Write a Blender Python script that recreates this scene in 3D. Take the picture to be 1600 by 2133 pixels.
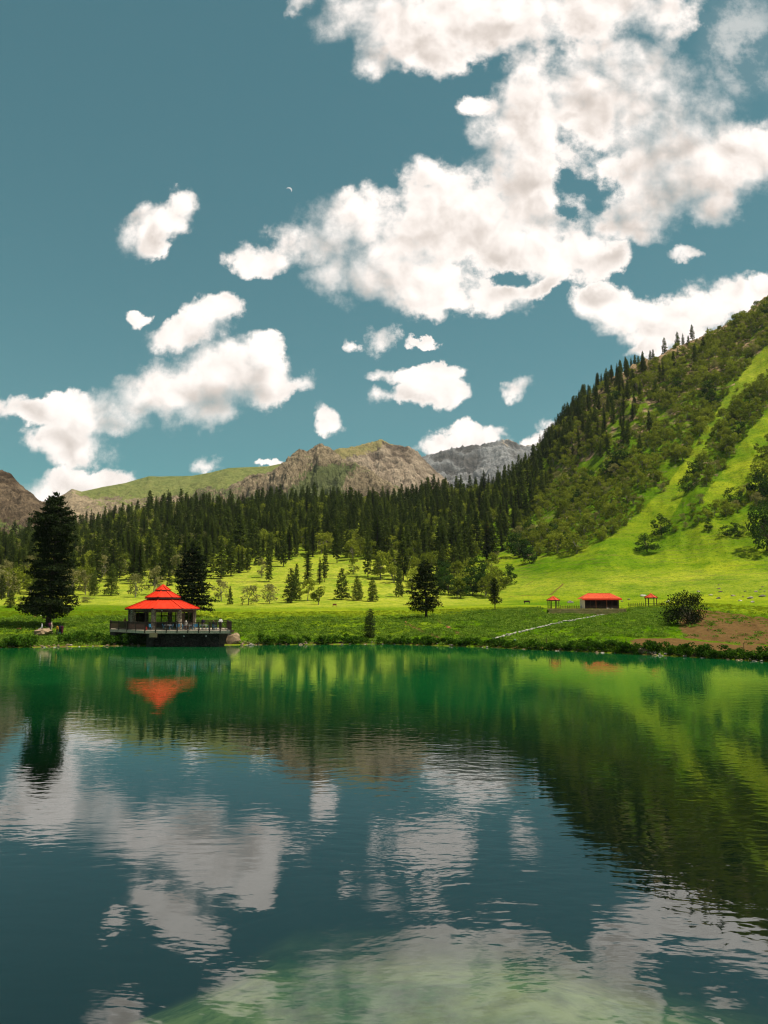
import bpy, bmesh, math, random
import numpy as np
from mathutils import Vector, Matrix

for o in list(bpy.data.objects):
    bpy.data.objects.remove(o)
SC = bpy.context.scene
COL = SC.collection
R = math.radians
rng = np.random.default_rng(7)
random.seed(7)

# ---------------------------------------------------------------- camera
CAM_H = 5.8
F_PX = 1602.0                     # focal length in pixels of the 1600x2133 photograph
PITCH = R(6.98)
cp_, sp_ = math.cos(PITCH), math.sin(PITCH)
cam = bpy.data.cameras.new('camera')
cam.sensor_fit = 'VERTICAL'
cam.sensor_height = 36.0
cam.lens = 36.0 * F_PX / 2133.0
cam.clip_start = 0.5
cam.clip_end = 12000
cam_o = bpy.data.objects.new('camera', cam)
cam_o.location = (0, 0, CAM_H)
cam_o.rotation_euler = (R(90) + PITCH, 0, 0)
COL.objects.link(cam_o)
SC.camera = cam_o

# ---------------------------------------------------------------- light
SUN_EL, SUN_AZ = 67.0, 96.0       # azimuth measured from the view direction (+Y) towards +X
sun = bpy.data.lights.new('sun', 'SUN')
sun.energy = 5.0
sun.angle = R(0.53)
sun.color = (1.0, 0.93, 0.80)
sun_o = bpy.data.objects.new('sun', sun)
sd = Vector((math.sin(R(SUN_AZ)) * math.cos(R(SUN_EL)), math.cos(R(SUN_AZ)) * math.cos(R(SUN_EL)), math.sin(R(SUN_EL))))
sun_o.rotation_euler = sd.to_track_quat('Z', 'Y').to_euler()
sun_o.location = (300, 300, 600)
COL.objects.link(sun_o)

SC.view_settings.view_transform = 'Standard'
SC.view_settings.look = 'None'
SC.view_settings.gamma = 1.0
SC.view_settings.use_curve_mapping = False
SC.view_settings.exposure = 0.55
SC.render.engine = 'CYCLES'
SC.cycles.max_bounces = 6
SC.cycles.diffuse_bounces = 2
SC.cycles.glossy_bounces = 3
SC.cycles.transmission_bounces = 3
SC.cycles.transparent_max_bounces = 6
SC.cycles.caustics_reflective = False
SC.cycles.caustics_refractive = False
SC.cycles.use_denoising = True
SC.cycles.filter_width = 1.2


# ---------------------------------------------------------------- node helper
class NT:
    def __init__(self, tree):
        self.t = tree
        self.t.nodes.clear()

    def n(self, typ, inp=None, out=0, **props):
        nd = self.t.nodes.new('ShaderNode' + typ if not typ.startswith(('Shader', 'Geometry', 'Function', 'Node')) else typ)
        for k, v in props.items():
            setattr(nd, k, v)
        if inp:
            for k, v in inp.items():
                self.put(nd.inputs[k], v)
        self.last = nd
        return nd.outputs[out] if len(nd.outputs) else None

    def put(self, sock, v):
        if isinstance(v, bpy.types.NodeSocket):
            self.t.links.new(v, sock)
        else:
            if isinstance(v, (tuple, list)) and len(v) == 3 and sock.type == 'RGBA':
                v = (*v, 1.0)
            sock.default_value = v

    def m(self, op, a, b=0.0, c=None, clamp=False):
        inp = {0: a, 1: b}
        if c is not None:
            inp[2] = c
        return self.n('Math', inp, operation=op, use_clamp=clamp)

    def v(self, op, a, b=None, c=None):
        inp = {0: a}
        if b is not None:
            inp[1] = b
        if c is not None:
            inp[2] = c
        return self.n('VectorMath', inp, out=1 if op in ('DOT_PRODUCT', 'LENGTH', 'DISTANCE') else 0, operation=op)

    def noise(self, vec, scale, detail=4, rough=0.55, dist=0.0, dims='3D', col=False):
        return self.n('TexNoise', {'Vector': vec, 'Scale': scale, 'Detail': detail, 'Roughness': rough, 'Distortion': dist},
                      out=1 if col else 0, noise_dimensions=dims)

    def mix(self, f, a, b, blend='MIX'):
        nd = self.t.nodes.new('ShaderNodeMix')
        nd.data_type = 'RGBA'
        nd.blend_type = blend
        self.put(nd.inputs[0], f)
        self.put(nd.inputs[6], a)
        self.put(nd.inputs[7], b)
        return nd.outputs[2]

    def ss(self, x, lo, hi, a=0.0, b=1.0):
        return self.n('MapRange', {0: x, 1: lo, 2: hi, 3: a, 4: b}, interpolation_type='SMOOTHSTEP')

    def ramp(self, f, stops):
        o = self.n('ValToRGB', {0: f})
        cr = self.last.color_ramp
        while len(cr.elements) < len(stops):
            cr.elements.new(0.5)
        for e, (p, c) in zip(cr.elements, stops):
            e.position = p
            e.color = (*c, 1)
        return o

    def attr(self, name, out=2):
        return self.n('Attribute', out=out, attribute_name=name)


def px_dir(px, py):
    a = (px - 800) / F_PX
    b = (1066.5 - py) / F_PX
    return (a, cp_ - b * sp_, sp_ + b * cp_)


# ---------------------------------------------------------------- world: sky and clouds
# cumulus cells by their place in the sky: pixel centre, radii, turn, strength
CLOUDS = [
    (800, 30, 150, 95, 0), (775, 118, 55, 52, 0), (1000, 20, 230, 105, 0), (905, 100, 120, 52, 0), (1250, -10, 240, 110, 0), (1400, 40, 70, 70, 0),
    (1250, 190, 230, 150, 0), (1390, 220, 150, 130, 0), (1110, 200, 90, 120, 0), (992, 222, 42, 32, 0), (1100, 300, 120, 100, 0),
    (1450, 330, 190, 115, 0), (1570, 320, 110, 95, 0), (1340, 390, 150, 95, 0), (1340, 465, 95, 48, 0), (1490, 430, 60, 50, 0),
    (950, 430, 170, 105, 0), (850, 490, 190, 95, 0), (715, 475, 95, 75, 0), (640, 500, 90, 48, 0), (535, 535, 72, 36, 0),
    (1050, 470, 180, 120, 0), (760, 560, 120, 75, 0), (905, 585, 180, 70, 0), (1030, 620, 80, 45, 0), (1110, 390, 110, 120, 0),
    (1170, 530, 110, 62, 0), (1265, 540, 60, 40, 0), (1120, 600, 75, 24, 25),
    (1260, 632, 62, 46, 0), (1330, 665, 90, 42, 0), (1450, 645, 140, 58, 14), (1570, 620, 100, 46, 0), (1345, 735, 48, 20, 15), (1410, 695, 110, 42, 10),
    (330, 465, 92, 48, 25), (375, 430, 44, 40, 0), (312, 505, 44, 36, 0),
    (448, 652, 62, 40, 0), (400, 692, 92, 40, 12), (280, 662, 26, 20, 0),
    (480, 775, 112, 72, 0), (400, 805, 150, 78, 10), (300, 825, 110, 48, 15), (548, 735, 48, 44, 0), (605, 812, 58, 26, 15), (180, 852, 130, 46, 0),
    (90, 852, 95, 36, 0), (0, 850, 60, 34, 0), (205, 885, 100, 40, 0), (148, 925, 92, 62, 0), (430, 862, 72, 38, 0), (540, 800, 66, 52, 0),
    (145, 1012, 110, 36, 0), (218, 1000, 48, 26, 0), (100, 1045, 80, 45, 0),
    (798, 700, 34, 30, 40), (738, 720, 18, 17, 0), (866, 705, 36, 14, -20), (880, 773, 84, 24, 0), (886, 818, 86, 36, 0), (1068, 810, 34, 24, 0),
    (675, 876, 34, 30, 0), (432, 972, 32, 21, 0), (570, 963, 32, 12, 0), (955, 917, 96, 34, 8), (975, 893, 38, 22, 0), (1150, 893, 66, 24, 35),
    (620, 12, 36, 26, 0), (1425, 527, 36, 15, 0),
]
HOLES = [(1215, 395, 44, 38), (1062, 578, 36, 16), (1190, 440, 24, 18)]


def cloud_uv(px, py):
    d = px_dir(px, py)
    return d[0] / d[1], d[2] / d[1], 1.0 / (F_PX * d[1])


def build_world():
    w = bpy.data.worlds.new('World')
    SC.world = w
    w.use_nodes = True
    t = NT(w.node_tree)
    gen = t.n('TexCoord', out=0)
    d = t.v('NORMALIZE', gen)
    sky = t.n('TexSky', sky_type='NISHITA', sun_disc=False, sun_elevation=R(SUN_EL), sun_rotation=R(SUN_AZ),
              altitude=2500, air_density=1.0, dust_density=0.6, ozone_density=1.2)
    sky = t.n('Gamma', {0: sky, 1: 0.68})
    sky = t.mix(1.0, sky, SKY_TINT, 'MULTIPLY')
    x, y, z = [t.n('SeparateXYZ', {0: d}, out=i) for i in range(3)]
    ys = t.m('MAXIMUM', y, 0.12)
    u = t.m('DIVIDE', x, ys)
    v = t.m('DIVIDE', z, ys)
    uv = t.n('CombineXYZ', {0: u, 1: v, 2: 0.0})
    # turbulence moves the outlines so no cell keeps its plain oval
    w1 = t.v('SUBTRACT', t.noise(uv, 9.0, 2, 0.6, 0, '2D', True), (0.5, 0.5, 0.5))
    w2 = t.v('SUBTRACT', t.noise(uv, 34.0, 4, 0.65, 0, '2D', True), (0.5, 0.5, 0.5))
    wp = t.v('ADD', uv, t.v('MULTIPLY', w1, (0.042, 0.042, 0)))
    wp = t.v('ADD', wp, t.v('MULTIPLY', w2, (0.030, 0.030, 0)))

    def cells(p, small, holes):
        acc = None
        for (cx, cy, rx, ry, rot) in CLOUDS:
            if not small and max(rx, ry) < 44:
                continue
            cu, cv, s = cloud_uv(cx, cy)
            a, b = 1 / (rx * s), 1 / (ry * s)
            if rot:
                q = t.n('Mapping', {'Vector': p, 'Location': (cu, cv, 0), 'Rotation': (0, 0, R(rot)), 'Scale': (1 / a, 1 / b, 1)}, vector_type='TEXTURE')
            else:
                q = t.v('MULTIPLY_ADD', p, (a, b, 0), (-cu * a, -cv * b, 0))
            r2 = t.v('DOT_PRODUCT', q, q)
            acc = r2 if acc is None else t.m('SMOOTH_MIN', acc, r2, 0.35)
        dens = t.m('SUBTRACT', 1.0, acc)
        dens = t.m('MAXIMUM', dens, -1.2)
        if holes:
            for (cx, cy, rx, ry) in HOLES:
                cu, cv, s = cloud_uv(cx, cy)
                a, b = 1 / (rx * s), 1 / (ry * s)
                q = t.v('MULTIPLY_ADD', p, (a, b, 0), (-cu * a, -cv * b, 0))
                h = t.m('MULTIPLY', t.m('ADD', t.m('SUBTRACT', t.v('DOT_PRODUCT', q, q), 1.0), t.m('MULTIPLY', t.m('SUBTRACT', n_f, 0.5), 2.5)), 0.42)
                dens = t.m('SMOOTH_MIN', dens, h, 0.3)
        return dens

    n_f = t.noise(uv, 15.0, 8, 0.62, 0.0, '2D')

    def billow(p):
        """rounded puffs with creases between them"""
        b1 = t.m('ABSOLUTE', t.m('SUBTRACT', t.noise(p, 8.0, 1, 0.5, 0.0, '2D'), 0.5))
        b2 = t.m('ABSOLUTE', t.m('SUBTRACT', t.noise(p, 19.0, 1, 0.5, 0.0, '2D'), 0.5))
        b3 = t.m('ABSOLUTE', t.m('SUBTRACT', t.noise(p, 46.0, 2, 0.55, 0.0, '2D'), 0.5))
        return t.m('ADD', t.m('ADD', b1, t.m('MULTIPLY', b2, 0.55)), t.m('MULTIPLY', b3, 0.20))

    wb = t.v('ADD', uv, t.v('MULTIPLY', w1, (0.03, 0.03, 0)))
    puff = billow(wb)
    base = cells(wp, True, True)
    dens = t.m('ADD', base, t.m('MULTIPLY', t.m('SUBTRACT', n_f, 0.47), 2.1))
    dens = t.m('ADD', dens, t.m('MULTIPLY', t.m('SUBTRACT', puff, 0.16), 1.5))
    soft = t.ss(t.noise(uv, 6.0, 2, 0.5, 0.0, '2D'), 0.35, 0.65, 0.5, 1.5)
    a_in = t.m('POWER', t.ss(dens, -0.18, soft), 1.15)
    # light: puffs turned to the sun are bright, the side away from it and the thick underside are shaded
    relief = t.m('SUBTRACT', puff, billow(t.v('ADD', wb, (0.009, 0.019, 0.0))))
    up1 = cells(t.v('ADD', t.v('ADD', uv, t.v('MULTIPLY', w1, (0.05, 0.05, 0))), (0.020, 0.048, 0.0)), False, False)
    n_l = t.noise(t.v('ADD', uv, (0.02, 0.04, 0)), 7.0, 2, 0.5, 0.0, '2D')
    thick = t.m('ADD', up1, t.m('MULTIPLY', t.m('SUBTRACT', n_l, 0.5), 1.2))
    shade = t.ss(thick, 0.05, 1.25)
    shade = t.m('MULTIPLY', shade, t.ss(dens, 0.2, 1.3))
    lit = t.m('SUBTRACT', 1.03, t.m('MULTIPLY', shade, 0.24))
    lit = t.m('ADD', lit, t.m('MULTIPLY', relief, t.ss(dens, 0.1, 0.9, 0.25, 0.85)))
    lit = t.m('MINIMUM', t.m('MAXIMUM', lit, 0.66), 1.10)
    cu, cv, s_ = cloud_uv(1545, 90)
    q = t.v('MULTIPLY_ADD', wp, (1 / (120 * s_), 1 / (150 * s_), 0), (-cu / (120 * s_), -cv / (150 * s_), 0))
    veil = t.m('MULTIPLY', t.ss(t.v('DOT_PRODUCT', q, q), 0.1, 1.0, 1.0, 0.0), t.ss(n_f, 0.40, 0.66, 0.05, 0.45))
    a_in = t.m('MAXIMUM', a_in, veil)
    # generic cumulus cover elsewhere in the sky
    zz = t.m('ADD', t.m('MAXIMUM', z, 0.0), 0.22)
    gp = t.v('DIVIDE', d, t.n('CombineXYZ', {0: zz, 1: zz, 2: 1.0}))
    gp = t.n('CombineXYZ', {0: t.n('SeparateXYZ', {0: gp}, out=0), 1: t.n('SeparateXYZ', {0: gp}, out=1), 2: 0.0})
    gn = t.noise(gp, 1.7, 6, 0.58, 0.0, '2D')
    a_out = t.ss(gn, 0.52, 0.60)
    win = t.m('MULTIPLY', t.ss(t.m('ABSOLUTE', u), 0.60, 0.72, 1.0, 0.0), t.ss(v, 0.92, 1.06, 1.0, 0.0))
    win = t.m('MULTIPLY', win, t.ss(y, 0.15, 0.25))
    alpha = t.m('ADD', t.m('MULTIPLY', a_in, win), t.m('MULTIPLY', a_out, t.m('SUBTRACT', 1.0, win)))
    alpha = t.m('MULTIPLY', alpha, t.ss(z, -0.01, 0.02))
    lit = t.m('ADD', t.m('MULTIPLY', lit, win), t.m('MULTIPLY', 0.85, t.m('SUBTRACT', 1.0, win)))
    ccol = t.mix(t.ss(lit, 0.70, 1.06), CLOUD_DARK, CLOUD_LIT)
    ccol = t.mix(1.0, ccol, t.n('CombineColor', {0: lit, 1: lit, 2: lit}), 'MULTIPLY')
    # thin day moon, a crescent lit from the sun's side
    mu, mv, ms = cloud_uv(602, 396)
    q = t.v('SUBTRACT', uv, (mu, mv, 0))
    r0 = t.v('LENGTH', q)
    q2 = t.v('ADD', q, (0.30 * 7 * ms, 0.42 * 7 * ms, 0))
    r1 = t.v('LENGTH', q2)
    moon = t.m('MULTIPLY', t.ss(r0, 5.6 * ms, 7.2 * ms, 1.0, 0.0), t.ss(r1, 6.0 * ms, 8.2 * ms))
    moon = t.m('MULTIPLY', moon, t.ss(y, 0.2, 0.4))
    sky = t.mix(t.m('MULTIPLY', moon, 0.55), sky, CLOUD_LIT)
    bg = t.n('Background', {0: t.mix(alpha, sky, ccol), 1: SKY_STRENGTH})
    t.n('OutputWorld', {0: bg})
    w.cycles.sampling_method = 'MANUAL'
    w.cycles.sample_map_resolution = 512


SKY_STRENGTH = 0.10
SKY_TINT = (0.42, 0.95, 0.77)
CLOUD_LIT = (7.7, 7.05, 6.6)
CLOUD_DARK = (6.7, 5.9, 5.35)
build_world()


# ---------------------------------------------------------------- mesh helpers
def mesh_np(name, V, F, mat=None, smooth=False, fmat=None):
    """V (n,3) float, F (m,k) int faces of one size"""
    V = np.asarray(V, dtype=np.float32)
    F = np.asarray(F, dtype=np.int32)
    me = bpy.data.meshes.new(name)
    me.vertices.add(len(V))
    me.vertices.foreach_set('co', V.ravel())
    k = F.shape[1]
    me.loops.add(F.size)
    me.loops.foreach_set('vertex_index', F.ravel())
    me.polygons.add(len(F))
    me.polygons.foreach_set('loop_start', np.arange(0, F.size, k, dtype=np.int32))
    me.polygons.foreach_set('loop_total', np.full(len(F), k, dtype=np.int32))
    if smooth:
        me.polygons.foreach_set('use_smooth', np.ones(len(F), dtype=bool))
    if fmat is not None:
        me.polygons.foreach_set('material_index', np.asarray(fmat, dtype=np.int32))
    if mat is not None:
        for mm in (mat if isinstance(mat, (list, tuple)) else [mat]):
            me.materials.append(mm)
    me.update(calc_edges=True)
    return me


class MB:
    """collects boxes, tubes and panels of ONE piece"""
    def __init__(self):
        self.v, self.f = [], []

    def add(self, vs, fs):
        b = len(self.v)
        self.v += [tuple(p) for p in vs]
        self.f += [tuple(i + b for i in f) for f in fs]
        return self

    def box(self, x0, x1, y0, y1, z0, z1):
        return self.add([(x0, y0, z0), (x1, y0, z0), (x1, y1, z0), (x0, y1, z0), (x0, y0, z1), (x1, y0, z1), (x1, y1, z1), (x0, y1, z1)],
                        [(3, 2, 1, 0), (4, 5, 6, 7), (0, 1, 5, 4), (1, 2, 6, 5), (2, 3, 7, 6), (3, 0, 4, 7)])

    def tube(self, a, b, ra, rb=None, n=6):
        rb = ra if rb is None else rb
        a, b = Vector(a), Vector(b)
        d = (b - a).normalized()
        s = d.orthogonal().normalized()
        q = d.cross(s)
        vs = [a + (s * math.cos(2 * math.pi * i / n) + q * math.sin(2 * math.pi * i / n)) * ra for i in range(n)]
        vs += [b + (s * math.cos(2 * math.pi * i / n) + q * math.sin(2 * math.pi * i / n)) * rb for i in range(n)]
        return self.add(vs, [(i, (i + 1) % n, n + (i + 1) % n, n + i) for i in range(n)] + [tuple(range(n))[::-1], tuple(range(n, 2 * n))])

    def bar(self, a, b, w, h):
        """box beam from a to b, width w (horizontal), height h"""
        a, b = Vector(a), Vector(b)
        d = (b - a).normalized()
        s = d.cross(Vector((0, 0, 1)))
        s = s.normalized() if s.length > 1e-4 else Vector((1, 0, 0))
        q = s.cross(d)
        vs = []
        for p in (a, b):
            for sx, sz in ((-1, -1), (1, -1), (1, 1), (-1, 1)):
                vs.append(p + s * (sx * w / 2) + q * (sz * h / 2))
        return self.add(vs, [(0, 1, 2, 3), (7, 6, 5, 4), (0, 4, 5, 1), (1, 5, 6, 2), (2, 6, 7, 3), (3, 7, 4, 0)])

    def mesh(self, name, mat, smooth=False):
        me = bpy.data.meshes.new(name)
        me.from_pydata(self.v, [], self.f)
        bm = bmesh.new()
        bm.from_mesh(me)
        bmesh.ops.recalc_face_normals(bm, faces=bm.faces)
        bm.to_mesh(me)
        bm.free()
        if smooth:
            for p in me.polygons:
                p.use_smooth = True
        me.materials.append(mat)
        return me

    def build(self, name, mat, parent=None, smooth=False):
        return obj(name, self.mesh(name, mat, smooth), parent)


def obj(name, me, parent=None, loc=None, rz=None, scale=None):
    o = bpy.data.objects.new(name, me)
    COL.objects.link(o)
    if parent is not None:
        o.parent = parent
    if loc is not None:
        o.location = loc
    if rz is not None:
        o.rotation_euler = (0, 0, rz)
    if scale is not None:
        o.scale = scale if isinstance(scale, (tuple, list)) else (scale,) * 3
    return o


def tag(o, label=None, cat=None, group=None, kind=None):
    if label:
        o['label'] = label
    if cat:
        o['category'] = cat
    if group:
        o['group'] = group
    if kind:
        o['kind'] = kind
    return o


def thing(name, label, cat, loc=(0, 0, 0), rz=0.0, group=None, scale=None):
    return tag(obj(name, None, None, loc, rz, scale), label, cat, group)


# ---------------------------------------------------------------- noise in numpy
_P = np.random.default_rng(3).random((256, 256)).astype(np.float64)


def vnoise(x, y):
    xi, yi = np.floor(x).astype(int), np.floor(y).astype(int)
    fx, fy = x - xi, y - yi
    fx, fy = fx * fx * fx * (fx * (fx * 6 - 15) + 10), fy * fy * fy * (fy * (fy * 6 - 15) + 10)
    a, b = _P[xi & 255, yi & 255], _P[(xi + 1) & 255, yi & 255]
    c, d = _P[xi & 255, (yi + 1) & 255], _P[(xi + 1) & 255, (yi + 1) & 255]
    return (a * (1 - fx) + b * fx) * (1 - fy) + (c * (1 - fx) + d * fx) * fy * 1.0


def fbm(x, y, oct=5, gain=0.5, lac=2.03):
    s, a, n = 0.0, 1.0, 0.0
    for i in range(oct):
        s = s + a * (vnoise(x + 17.3 * i, y - 9.1 * i) * 2 - 1)
        n += a
        a *= gain
        x, y = (x * 0.8 - y * 0.6) * lac, (x * 0.6 + y * 0.8) * lac
    return s / n


def ridged(x, y, oct=6, gain=0.55, lac=2.07):
    s, a, n = 0.0, 1.0, 0.0
    for i in range(oct):
        s = s + a * (1 - np.abs(vnoise(x + 11.7 * i, y + 5.3 * i) * 2 - 1) * 2)
        n += a
        a *= gain
        x, y = (x * 0.8 - y * 0.6) * lac, (x * 0.6 + y * 0.8) * lac
    return s / n


def smoothstep(a, b, x):
    t = np.clip((x - a) / (b - a), 0, 1)
    return t * t * (3 - 2 * t)


# ---------------------------------------------------------------- terrain form
def curve(pts, zfix=None):
    """polyline of (px, py, Y) -> arrays u, z, Y sorted by u; Y None: on the water plane"""
    out = []
    for (px, py, Y) in pts:
        d = px_dir(px, py)
        sl = d[2] / d[1]
        if Y is None:
            Y = -CAM_H / sl
        out.append((d[0] / d[1], CAM_H + Y * sl, Y))
    out.sort()
    return np.array(out)


C_WATER = [(-900, 1370, None), (-200, 1354, None), (0, 1350, None), (230, 1346, None), (480, 1344, None), (800, 1342, None), (1000, 1348, None), (1100, 1353, None),
           (1300, 1362, None), (1600, 1379, None), (1800, 1392, None), (2600, 1440, None)]
C_FOOT = [(-900, 1345, 118), (-200, 1338, 118), (0, 1336, 118), (230, 1334, 120), (480, 1333, 122), (800, 1332, 124), (1000, 1336, 114), (1100, 1341, 110),
          (1300, 1350, 97), (1600, 1359, 88), (1800, 1368, 80), (2600, 1390, 66)]
C_TOP = [(-900, 1290, 150), (-200, 1290, 150), (0, 1290, 150), (230, 1288, 152), (480, 1293, 150), (800, 1290, 150), (880, 1287, 150), (1000, 1275, 165),
         (1100, 1268, 182), (1290, 1270, 185), (1370, 1266, 172), (1430, 1266, 152), (1500, 1272, 138), (1600, 1284, 124), (1800, 1290, 118), (2600, 1300, 110)]
C_BACK = [(-900, 1262, 215), (-200, 1262, 215), (0, 1260, 215), (230, 1258, 220), (480, 1260, 230), (800, 1258, 235), (1000, 1256, 240), (1100, 1252, 242), (1290, 1248, 238),
          (1450, 1246, 228), (1600, 1248, 205), (1800, 1245, 200), (2600, 1240, 190)]
C_LOW = [(-900, 1215, 300), (0, 1222, 300), (230, 1210, 310), (480, 1192, 320), (800, 1188, 330), (1000, 1196, 330), (1100, 1186, 325), (1200, 1172, 310), (1290, 1180, 300),
         (1450, 1186, 285), (1600, 1190, 265), (1800, 1180, 260), (2600, 1150, 250)]
C_MID = [(-900, 1190, 420), (0, 1182, 420), (230, 1148, 440), (480, 1125, 450), (800, 1115, 460), (1000, 1108, 455), (1100, 1095, 450), (1200, 1065, 425), (1290, 1030, 405),
         (1450, 990, 385), (1600, 960, 370), (1800, 930, 360), (2600, 900, 350)]
C_RIDGE = [(-900, 1170, 600), (0, 1152, 600), (90, 1138, 605), (170, 1122, 620), (230, 1102, 640), (350, 1082, 645), (480, 1076, 650), (600, 1068, 650), (800, 1066, 640), (900, 1050, 635), (1000, 1044, 625),
           (1060, 1016, 625), (1110, 974, 630), (1160, 916, 635), (1200, 868, 640), (1250, 822, 650), (1300, 790, 660), (1350, 772, 665), (1400, 752, 670), (1450, 730, 680), (1500, 714, 685),
           (1530, 698, 690), (1560, 684, 695), (1600, 652, 700), (1640, 630, 705), (1800, 560, 720), (2600, 440, 750)]

u_lo = np.linspace(-1.6, -0.66, 60)[:-1]
u_mid = np.linspace(-0.66, 0.66, 760)
u_hi = np.linspace(0.66, 1.6, 60)[1:]
US = np.concatenate([u_lo, u_mid, u_hi])
YS = np.concatenate([np.linspace(60, 80, 8)[:-1], np.linspace(80, 135, 150)[:-1], np.linspace(135, 200, 90)[:-1], np.geomspace(200, 760, 210)[:-1], np.geomspace(760, 1100, 30)])


def smooth1(a, k):
    ker = np.hanning(2 * k + 3)[1:-1]
    ker /= ker.sum()
    return np.convolve(np.pad(a, k, mode='edge'), ker, mode='valid')


def ev(c, k=9):
    c = curve(c)
    return smooth1(np.interp(US, c[:, 0], c[:, 1]), k), smooth1(np.interp(US, c[:, 0], c[:, 2]), k)


KN = [ev(C_WATER, 3), ev(C_FOOT, 5), ev(C_TOP, 7), ev(C_BACK, 15), ev(C_LOW, 25), ev(C_MID, 25), ev(C_RIDGE, 4)]
KZ = [np.full(len(US), -14.0), np.full(len(US), -1.6)] + [k[0] for k in KN]
KY = [KN[0][1] - 16, KN[0][1] - 2.2] + [k[1] for k in KN]
KZ[2] = np.zeros(len(US))
KZ += [KN[6][0] - 18, KN[6][0] - 130]
KY += [KN[6][1] + 35, KN[6][1] + 330]
KZ, KY = np.array(KZ), np.array(KY)


def pchip(xk, yk, x):
    h = np.diff(xk)
    dl = np.diff(yk) / h
    m = np.zeros(len(xk))
    for i in range(1, len(xk) - 1):
        if dl[i - 1] * dl[i] > 0:
            w1, w2 = 2 * h[i] + h[i - 1], h[i] + 2 * h[i - 1]
            m[i] = (w1 + w2) / (w1 / dl[i - 1] + w2 / dl[i])
    m[0], m[-1] = dl[0], dl[-1]
    i = np.clip(np.searchsorted(xk, x) - 1, 0, len(h) - 1)
    t = (x - xk[i]) / h[i]
    t = np.clip(t, -0.5, 1.5)
    return ((2 * t ** 3 - 3 * t ** 2 + 1) * yk[i] + (t ** 3 - 2 * t ** 2 + t) * h[i] * m[i] + (-2 * t ** 3 + 3 * t ** 2) * yk[i + 1] + (t ** 3 - t ** 2) * h[i] * m[i + 1])


ZG = np.maximum(np.array([pchip(KY[:, i], KZ[:, i], YS) for i in range(len(US))]), -16.0)      # (u, Y)
UU, YY = np.meshgrid(US, YS, indexing='ij')
XX = UU * YY
# where along the profile: 2 water, 3 foot, 4 bank top, 5 meadow back, 6 low, 7 mid, 8 ridge
TK = np.array([np.interp(YS, KY[:, i], np.arange(KY.shape[0])) for i in range(len(US))])


def to_px(X, Y, Z):
    zc = Y * cp_ + (Z - CAM_H) * sp_
    return 800 + F_PX * X / zc, 1066.5 - F_PX * (-(Y) * sp_ + (Z - CAM_H) * cp_) / zc


PX0, PY0 = to_px(XX, YY, ZG)
bank = smoothstep(2.3, 3.0, TK) * (1 - smoothstep(3.9, 4.2, TK))
hill = smoothstep(5.6, 6.6, TK)
ZG = ZG + bank * (0.28 * fbm(XX / 3.2, YY / 3.2, 4) + 0.35 * fbm(XX / 14, YY / 14, 3))
ZG = ZG + smoothstep(4.0, 4.6, TK) * (0.10 * fbm(XX / 5, YY / 5, 4) + 0.5 * (1 - hill) * fbm(XX / 45, YY / 45, 3) * smoothstep(4.3, 5.2, TK))
right = smoothstep(900, 1250, PX0)
gul = ridged((XX - 0.35 * YY) / 46.0, (YY + 0.3 * XX) / 170.0, 4)
ZG = ZG + hill * (1 - smoothstep(7.6, 8.0, TK) * 0.6) * (3.0 * fbm(XX / 60, YY / 60, 5) + right * (4.5 * gul + 1.2 * fbm(XX / 9, YY / 9, 4)))
crest = smoothstep(7.60, 7.92, TK) * (1 - smoothstep(8.3, 8.6, TK)) * smoothstep(1080, 1300, PX0)
ZG = ZG + crest * (7.0 * (ridged(XX / 26, YY / 26, 6, 0.62) - 0.1) + 3.0 * ridged(XX / 8 + 4, YY / 8, 4, 0.6))
scar = smoothstep(1385, 1440, PX0 + 14 * fbm(XX / 4, YY / 4, 3)) * smoothstep(3.08, 3.2, TK) * (1 - smoothstep(3.93, 4.0, TK))
ZG = ZG + scar * (0.35 * ridged(XX / 2.5, YY / 4.5, 4) - 0.25)

WALL_Y = 181.0
_d = px_dir(1220, 1268.5)
TER_Z = CAM_H + WALL_Y * _d[2] / _d[1]
_in = smoothstep(1128, 1140, PX0) * (1 - smoothstep(1304, 1316, PX0))
ZG = np.where((YY > WALL_Y - 0.2) & (YY < WALL_Y + 14), ZG * (1 - _in) + TER_Z * _in, ZG)
ZG = ZG - _in * np.where(YY <= WALL_Y - 0.2, 1.7 * smoothstep(WALL_Y - 26, WALL_Y - 0.5, YY) + np.clip(ZG - TER_Z, 0, 9) * smoothstep(WALL_Y - 26, WALL_Y - 10, YY), 0)


def ground(X, Y):
    X, Y = np.asarray(X, float), np.asarray(Y, float)
    u = X / Y
    i = np.clip(np.searchsorted(US, u) - 1, 0, len(US) - 2)
    j = np.clip(np.searchsorted(YS, Y) - 1, 0, len(YS) - 2)
    fu = np.clip((u - US[i]) / (US[i + 1] - US[i]), 0, 1)
    fy = np.clip((Y - YS[j]) / (YS[j + 1] - YS[j]), 0, 1)
    return (ZG[i, j] * (1 - fu) + ZG[i + 1, j] * fu) * (1 - fy) + (ZG[i, j + 1] * (1 - fu) + ZG[i + 1, j + 1] * fu) * fy


def prof(X, Y):
    u = np.asarray(X, float) / Y
    i = np.clip(np.searchsorted(US, u) - 1, 0, len(US) - 2)
    j = np.clip(np.searchsorted(YS, Y) - 1, 0, len(YS) - 2)
    return TK[i, j]


def hit(px, py, y0=70.0, y1=900.0):
    """first point of the ground seen in that direction"""
    d = px_dir(px, py)
    ys = np.arange(y0, y1, 0.5)
    xs = ys * d[0] / d[1]
    zr = CAM_H + ys * d[2] / d[1]
    g = np.maximum(ground(xs, ys), 0.0)
    k = np.nonzero(g >= zr)[0]
    k = k[0] if len(k) else len(ys) - 1
    return float(xs[k]), float(ys[k]), float(ground(xs[k], ys[k]))


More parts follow.
